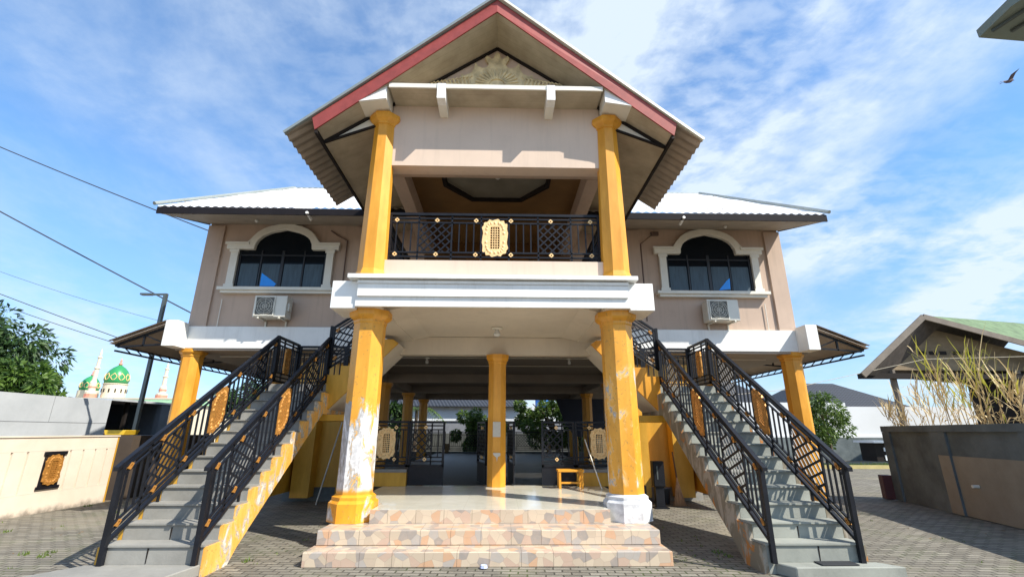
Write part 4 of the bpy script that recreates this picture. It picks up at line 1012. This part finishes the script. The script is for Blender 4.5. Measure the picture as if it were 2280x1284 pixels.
# ---------------------------------------------------------------- trees
def crown(mb, c, rad, n, L, seed, droop=.5, squash=1, lobes=None):
    rnd = random.Random(seed); c = Vector(c)
    cl = []
    for k in range(lobes or 26):
        v = Vector((rnd.gauss(0, 1), rnd.gauss(0, 1), rnd.gauss(0, 1))).normalized()*rnd.uniform(.45, 1)
        cl.append((Vector((v.x*rad[0], v.y*rad[1], v.z*rad[2]))+c, rnd.uniform(.2, .42)*min(rad)))
    for k in range(n):
        p, r = cl[rnd.randrange(len(cl))]
        d = Vector((rnd.gauss(0, 1), rnd.gauss(0, 1), rnd.gauss(0, 1))).normalized()
        q = p+d*r*rnd.uniform(.75, 1.08)
        o = (d+Vector((rnd.gauss(0, .5), rnd.gauss(0, .5), rnd.gauss(0, .5)-droop))).normalized()
        s = o.cross(Vector((rnd.gauss(0, 1), rnd.gauss(0, 1), rnd.gauss(0, 1)))).normalized()
        l = L*rnd.uniform(.6, 1.25); w = l*.17
        m = q+o*l*.5
        mb.face([q, m+s*w, q+o*l+Vector((0, 0, -.12*l)), m-s*w])
def tree(name, label, base_, c, rad, n, L, seed, mat, cat='tree', droop=.5, lobes=None, group=None):
    A = thing(name, label, cat, base_, group)
    mb = MB(); crown(mb, c, rad, n, L, seed, droop, lobes=lobes); mb.build('crown', mat, A, norm=False)
    t = MB(); r = max(.04, rad[0]*.06)
    t.tube([base_, Vector(base_).lerp(Vector(c), .5)+Vector((.1, 0, 0)), c], r, 8, r*.5)
    rnd = random.Random(seed)
    for k in range(6):
        v = Vector((rnd.uniform(-.7, .7)*rad[0], rnd.uniform(-.7, .7)*rad[1], rnd.uniform(-.1, .7)*rad[2]))
        t.tube([Vector(base_).lerp(Vector(c), .6), Vector(c)+v*.5, Vector(c)+v], r*.45, 6, r*.15)
    t.build('trunk', mStem, A)
    return A
tree('mango_tree', 'large dense mango tree rising behind the grey outbuilding', (-23.0, 11.5, 0), (-23.2, 11.5, 3.9), (3.1, 2.6, 2.5), 20000, .30, 1, mLeaf, lobes=60)
tree('mango_tree', 'bright lower branch crown of leaves reaching right over the grey outbuilding', (-18.9, 10, 0), (-18.9, 10, 3.15), (1.3, 1.2, 1.0), 6500, .28, 2, leaf('young_mango_leaves', (.02, .06, .010), (.11, .19, .025)), lobes=26)
tree('round_bush', 'rounded dark green bush beside the right wing column', (14.9, 12.5, 0), (14.9, 12.5, 2.1), (1.05, 1.0, 1.3), 6500, .17, 4, mLeaf2, 'bush', lobes=34)
tree('shrub_tree', 'green fruit tree seen left of the central column through the hall', (-1.3, 19.5, 0), (-1.0, 19.5, 1.6), (2.0, 1.0, 1.35), 7500, .22, 6, mLeaf2, lobes=20)
tree('shrub_tree', 'broad leafy tree seen right of the central column through the hall', (3.6, 20, 0), (3.3, 20, 2.1), (3.1, 1.2, 1.75), 13000, .22, 7, mLeaf2, lobes=34)
tree('small_tree', 'distant feathery tree beside the left wing column', (-14.4, 18, 0), (-14.4, 18, 3.0), (1.7, 1.2, 1.7), 3500, .22, 8, mLeaf, lobes=20)
tree('garden_shrub', 'dark green shrub seen left through the hall behind the columns', (-7.0, 20.5, 0), (-7.0, 20.5, 2.4), (1.7, 1.0, 1.6), 4500, .3, 9, mLeaf, 'shrub', lobes=18)
# conifer
A = thing('conifer', 'pointed pale green conifer between the left column and the stair railing', 'tree', (-11.7, 15.5, 0))
mb = MB(); rnd = random.Random(4)
for k in range(2600):
    z = rnd.uniform(1, 4.5); r = (4.6-z)*.28; a = rnd.uniform(0, 6.28)
    p = Vector((-11.7+r*math.cos(a)*rnd.uniform(.5, 1), 15.5+r*math.sin(a), z)); o = Vector((math.cos(a), math.sin(a), .6)).normalized(); s = o.cross(Vector((0, 0, 1)))
    mb.face([p, p+o*.1+s*.03, p+o*.26, p+o*.1-s*.03])
mb.build('crown', leaf('conifer_needles', (.09, .17, .07), (.2, .3, .12)), A, norm=False); MB().tube([(-11.7, 15.5, 0), (-11.7, 15.5, 4.2)], .06, 6, .02).build('trunk', mStem, A)
# palm
A = thing('palm', 'palm with drooping fronds seen left through the hall', 'palm', (-5.3, 22, 0))
mb = MB()
for k in range(16):
    a = k*6.28/16+.2; d = Vector((math.cos(a), math.sin(a), 0)); sd = Vector((-d.y, d.x, 0)); 
    spine = [Vector((-5.3, 22, 3.0))+d*1.9*t+Vector((0, 0, 1.0*t-1.9*t*t)) for t in [j/12 for j in range(13)]]
    for j in range(1, 12):
        for s_ in (-1, 1):
            p = spine[j]; q = p+sd*s_*.45*(1-.5*j/12)+d*.2+Vector((0, 0, -.25)); mb.face([p-d*.03, p+d*.03, q])
mb.build('fronds', mLeaf2, A, norm=False); MB().tube([(-5.3, 22, 0), (-5.3, 22, 3.0)], .14, 8, .1).build('trunk', mStem, A)
# houses behind the hall
A = thing('white_house', 'long white neighbour building with a dark roof seen through the hall', 'house', (0, 27, 0))
MB().box(-7, 9, 26, 34, .006, 2.3).build('lower_wall', plain('grey_render_low', (.20, .21, .23), .8), A)
MB().box(-7, 9, 25.9, 34, 2.35, 3.35).build('wall', mNeigh, A)
MB().prism([(25.4, 3.36), (30, 5.3), (34.6, 3.36)], -7.5, 1.8, lambda a, b, w: (w, a, b)).build('roof', mRoofT, A)
tag(MB().lathe([(.5, 0), (.55, .1), (.55, .9), (.3, 1.1)], (3.3, 27, 3.36), 16).build('water_tank', mPlastic, smooth=True), 'blue plastic water tank on the neighbour building seen through the hall', 'water tank')
hiphouse('far_house', 'distant low house with a brown roof above the left end of the grey outbuilding', -41, -34.6, 27, 33, 3.4, 4.6, 2, mOldW, plain('brown_roof', (.10, .08, .08), .8))
hiphouse('white_house', 'small white walled house at the far left seen through the hall', -11.5, -8.2, 27, 33, 4.2, 5.2, 1.2, mNeigh, mRoofT)
tag(MB().box(-11, 14, 23.5, 23.65, .006, 1.5).build('back_wall', plain('back_wall_grey', (.07, .075, .07), .9, var=.3)), 'grey garden wall behind the hall and its far fence', 'wall')
# ---------------------------------------------------------------- mosque
A = thing('mosque', 'distant mosque with a big green dome and slender cream minarets', 'mosque', (-54, 62, 0))
MB().box(-62.5, -44, 60, 76, .006, 5.2).build('hall_wall', mMosq, A)
MB().box(-62.8, -43.6, 59.6, 76.4, 5.2, 5.9).build('parapet', mMint, A)
MB().box(-62.9, -43.5, 59.55, 76.5, 5.9, 6.1).build('cornice', mMosq, A)
def dome(x, y, z, r, nm):
    q = .76; prof = [(q*r*.99, 0), (q*r*1.06, r*.25), (q*r*1.05, r*.5), (q*r*.96, r*.78), (q*r*.78, r*1.05), (q*r*.52, r*1.27), (q*r*.25, r*1.42), (q*r*.03, r*1.55)]
    D = MB().lathe(prof, (x, y, z), 32, 0).build(nm, mDome, A, True)
    MB().lathe([(r*.12, 0), (r*.14, r*.1), (r*.05, r*.2), (r*.08, r*.3), (.02, r*.55)], (x, y, z+r*1.5), 10).build('finial', mMosP, D, True)
    for k in range(10):
        m = MB()
        a = 2*math.pi*k/10-1.2
        for u in range(10):
            t = u/10; zz0 = z+r*(.25+.55*t); zz1 = z+r*(.25+.55*(t+.1)); wv_ = .24*math.sin(math.pi*(t+.05))
            rr = q*(r*1.075 if t < .5 else r*(1.07-.28*(t-.5)))
            for sg in (-1, 1): m.tube([(x+rr*math.cos(a+sg*wv_), y+rr*math.sin(a+sg*wv_), zz0), (x+rr*math.cos(a+sg*.24*math.sin(math.pi*(t+.15))*.98), y+rr*math.sin(a+sg*.24*math.sin(math.pi*(t+.15))), zz1)], .05, 4)
        m.build('dome_ornament', mGoldL, D)
MB().lathe([(1.45, 6.1), (1.45, 8.2), (1.55, 8.2), (1.55, 8.3)], (-57.3, 62.5, 0), 24, 0).build('drum', mMosq, A)
for k in range(12):
    w = MB()
    a = -math.pi/2+(k-5.5)*.5; w.tube([(-57.3+1.46*math.cos(a), 62.5+1.46*math.sin(a), 7.0), (-57.3+1.46*math.cos(a), 62.5+1.46*math.sin(a), 7.5)], .09, 6)
    w.build('drum_window', mDark, A)
dome(-57.3, 62.5, 8.3, 1.85, 'dome'); dome(-62.3, 64, 7.4, 1.5, 'dome')
MB().lathe([(1.3, 6.1), (1.3, 7.4)], (-62.3, 64, 0), 20, 0).build('drum', mMosq, A)
for (x, y, zt_) in ((-59.0, 60.6, 13.2), (-48.9, 60.6, 11.2)):
    z0_ = 6.1; h_ = zt_-z0_
    m = MB().lathe([(1.0, 0), (1.0, h_*.12), (.62, h_*.14), (.6, h_*.3), (.38, h_*.36), (.36, h_*.58), (.5, h_*.59), (.5, h_*.61), (.3, h_*.63), (.28, h_*.8), (.4, h_*.81), (.4, h_*.83), (.22, h_*.85), (.2, h_*.93), (.02, h_)], (x, y, z0_), 12, 0, True, .72)
    m.build('minaret', mMosq, A, False)
    MB().lathe([(.74, 0), (.74, h_*.08)], (x, y, z0_+.02), 12, 0).lathe([(.48, 0), (.48, .25)], (x, y, z0_+h_*.2), 12, 0).build('minaret_band', mMosP, A)
# ---------------------------------------------------------------- cables
def cable(p, q, sag, r, label, y2=None):
    p, q = Vector(p), Vector(q); pts = []
    for k in range(25):
        t = k/24; v = p.lerp(q, t); v.z -= sag*4*t*(1-t); pts.append(v)
    o = MB().tube(pts, r, 5).build('power_cable', plain('cable_sheath', (.05, .055, .06), .6, bst=0)); tag(o, label, 'cable', 'overhead cables left of the hall')
cable((-24.8, 6, 14.3), (-8.15, 6, 7.55), .15, .02, 'upper black cable running from the top left to the left roof corner')
cable((-24.7, 6, 12.6), (-8.2, 8, 4.25), .1, .025, 'thick black cable crossing behind the street lamp top to the left wing')
cable((-41, 20, 13.2), (-20.5, 20, 6.05), .1, .025, 'third cable down, a thin one passing behind the left side canopy')
cable((-41, 20, 12.5), (-20.5, 20, 5.85), .25, .02, 'lowest thin cable sagging to the tip of the left side canopy')
cable((-41, 20, 14.6), (-20.5, 20, 8.0), .4, .012, 'faint thin cable between the thick cable and the low pair')
o = MB().tube([(8.3, 12, 3.0), (13, 12, 3.45), (20, 12.1, 4.9), (26, 12.2, 5.1)], .012, 5).build('wire', plain('pale_wire', (.5, .45, .35), .6)); tag(o, 'thin pale wire from the hall to the old wooden house', 'wire')
# ---------------------------------------------------------------- eave corner at the top right, bird
A = thing('eave_corner', 'grey green ribbed metal corner poking into the top right of the sky', 'awning', (3.4, -7.4, 3.8))
K = .24; cv = Vector((.1282, -9.158, 1.6))
def near(x, y, z): return cv+(Vector((x, y, z))-cv)*K
NT = lambda a, b, w: near(a, b, w)
MB().prism([(7.42, -4.15), (7.5, -3.6), (12, -3.3), (12, -6.0), (7.9, -6.0)], 7.46, 7.6, NT).build('soffit', plain('grey_green_metal', (.17, .20, .17), .6), A)
for k in range(6): MB().beam(near(7.55+.3*k, -3.75, 7.44), near(8.1+.3*k, -5.9, 7.44), .01, .012).build('rib', plain('dark_rib', (.07, .085, .08), .6), A)
MB().tube([near(11.5, -5, 7.46), tuple(near(11.5, -5, 7.46)[:2])+(0,)], .04, 8).build('post', mSteel, A)
A = thing('bird', 'small dark bird flying in the upper right sky', 'bird', (29.0, 12, 20.7))
def bird(c):
    c = Vector(c); v = [c+Vector((-.30, 0, -.02)), c+Vector((-.1, 0, .02)), c+Vector((.12, 0, .08)), c+Vector((.24, 0, .14)), c+Vector((.30, 0, .15))]
    b = MB(); rad = (.03, .09, .11, .07, .02); i = 0
    for j, p in enumerate(v):
        for k in range(8):
            t = 2*math.pi*k/8; b.v.append(p+Vector((0, rad[j]*math.cos(t), rad[j]*math.sin(t))))
    for j in range(4):
        for k in range(8): b.f.append((j*8+k, j*8+(k+1) % 8, (j+1)*8+(k+1) % 8, (j+1)*8+k))
    b.face([v[0]+Vector((0, 0, .01)), v[0]+Vector((-.28, -.05, -.12)), v[0]+Vector((-.26, .08, -.13))])
    b.face([v[3], v[4]+Vector((.10, 0, -.01)), v[3]+Vector((.02, .03, -.05))])
    for s_ in (-1, 1):
        a0, a1 = v[1], v[3]
        b.face([a0, a1, a1+Vector((-.05, s_*.3, .22)), a0+Vector((.0, s_*.28, .24))]); b.face([a0+Vector((.0, s_*.28, .24)), a1+Vector((-.05, s_*.3, .22)), a1+Vector((-.1, s_*.6, .30))])
    return b
bird((29.0, 12, 20.75)).build('body', plain('bird_brown', (.10, .07, .08), .8), A, norm=False)
bpy.context.view_layer.update()
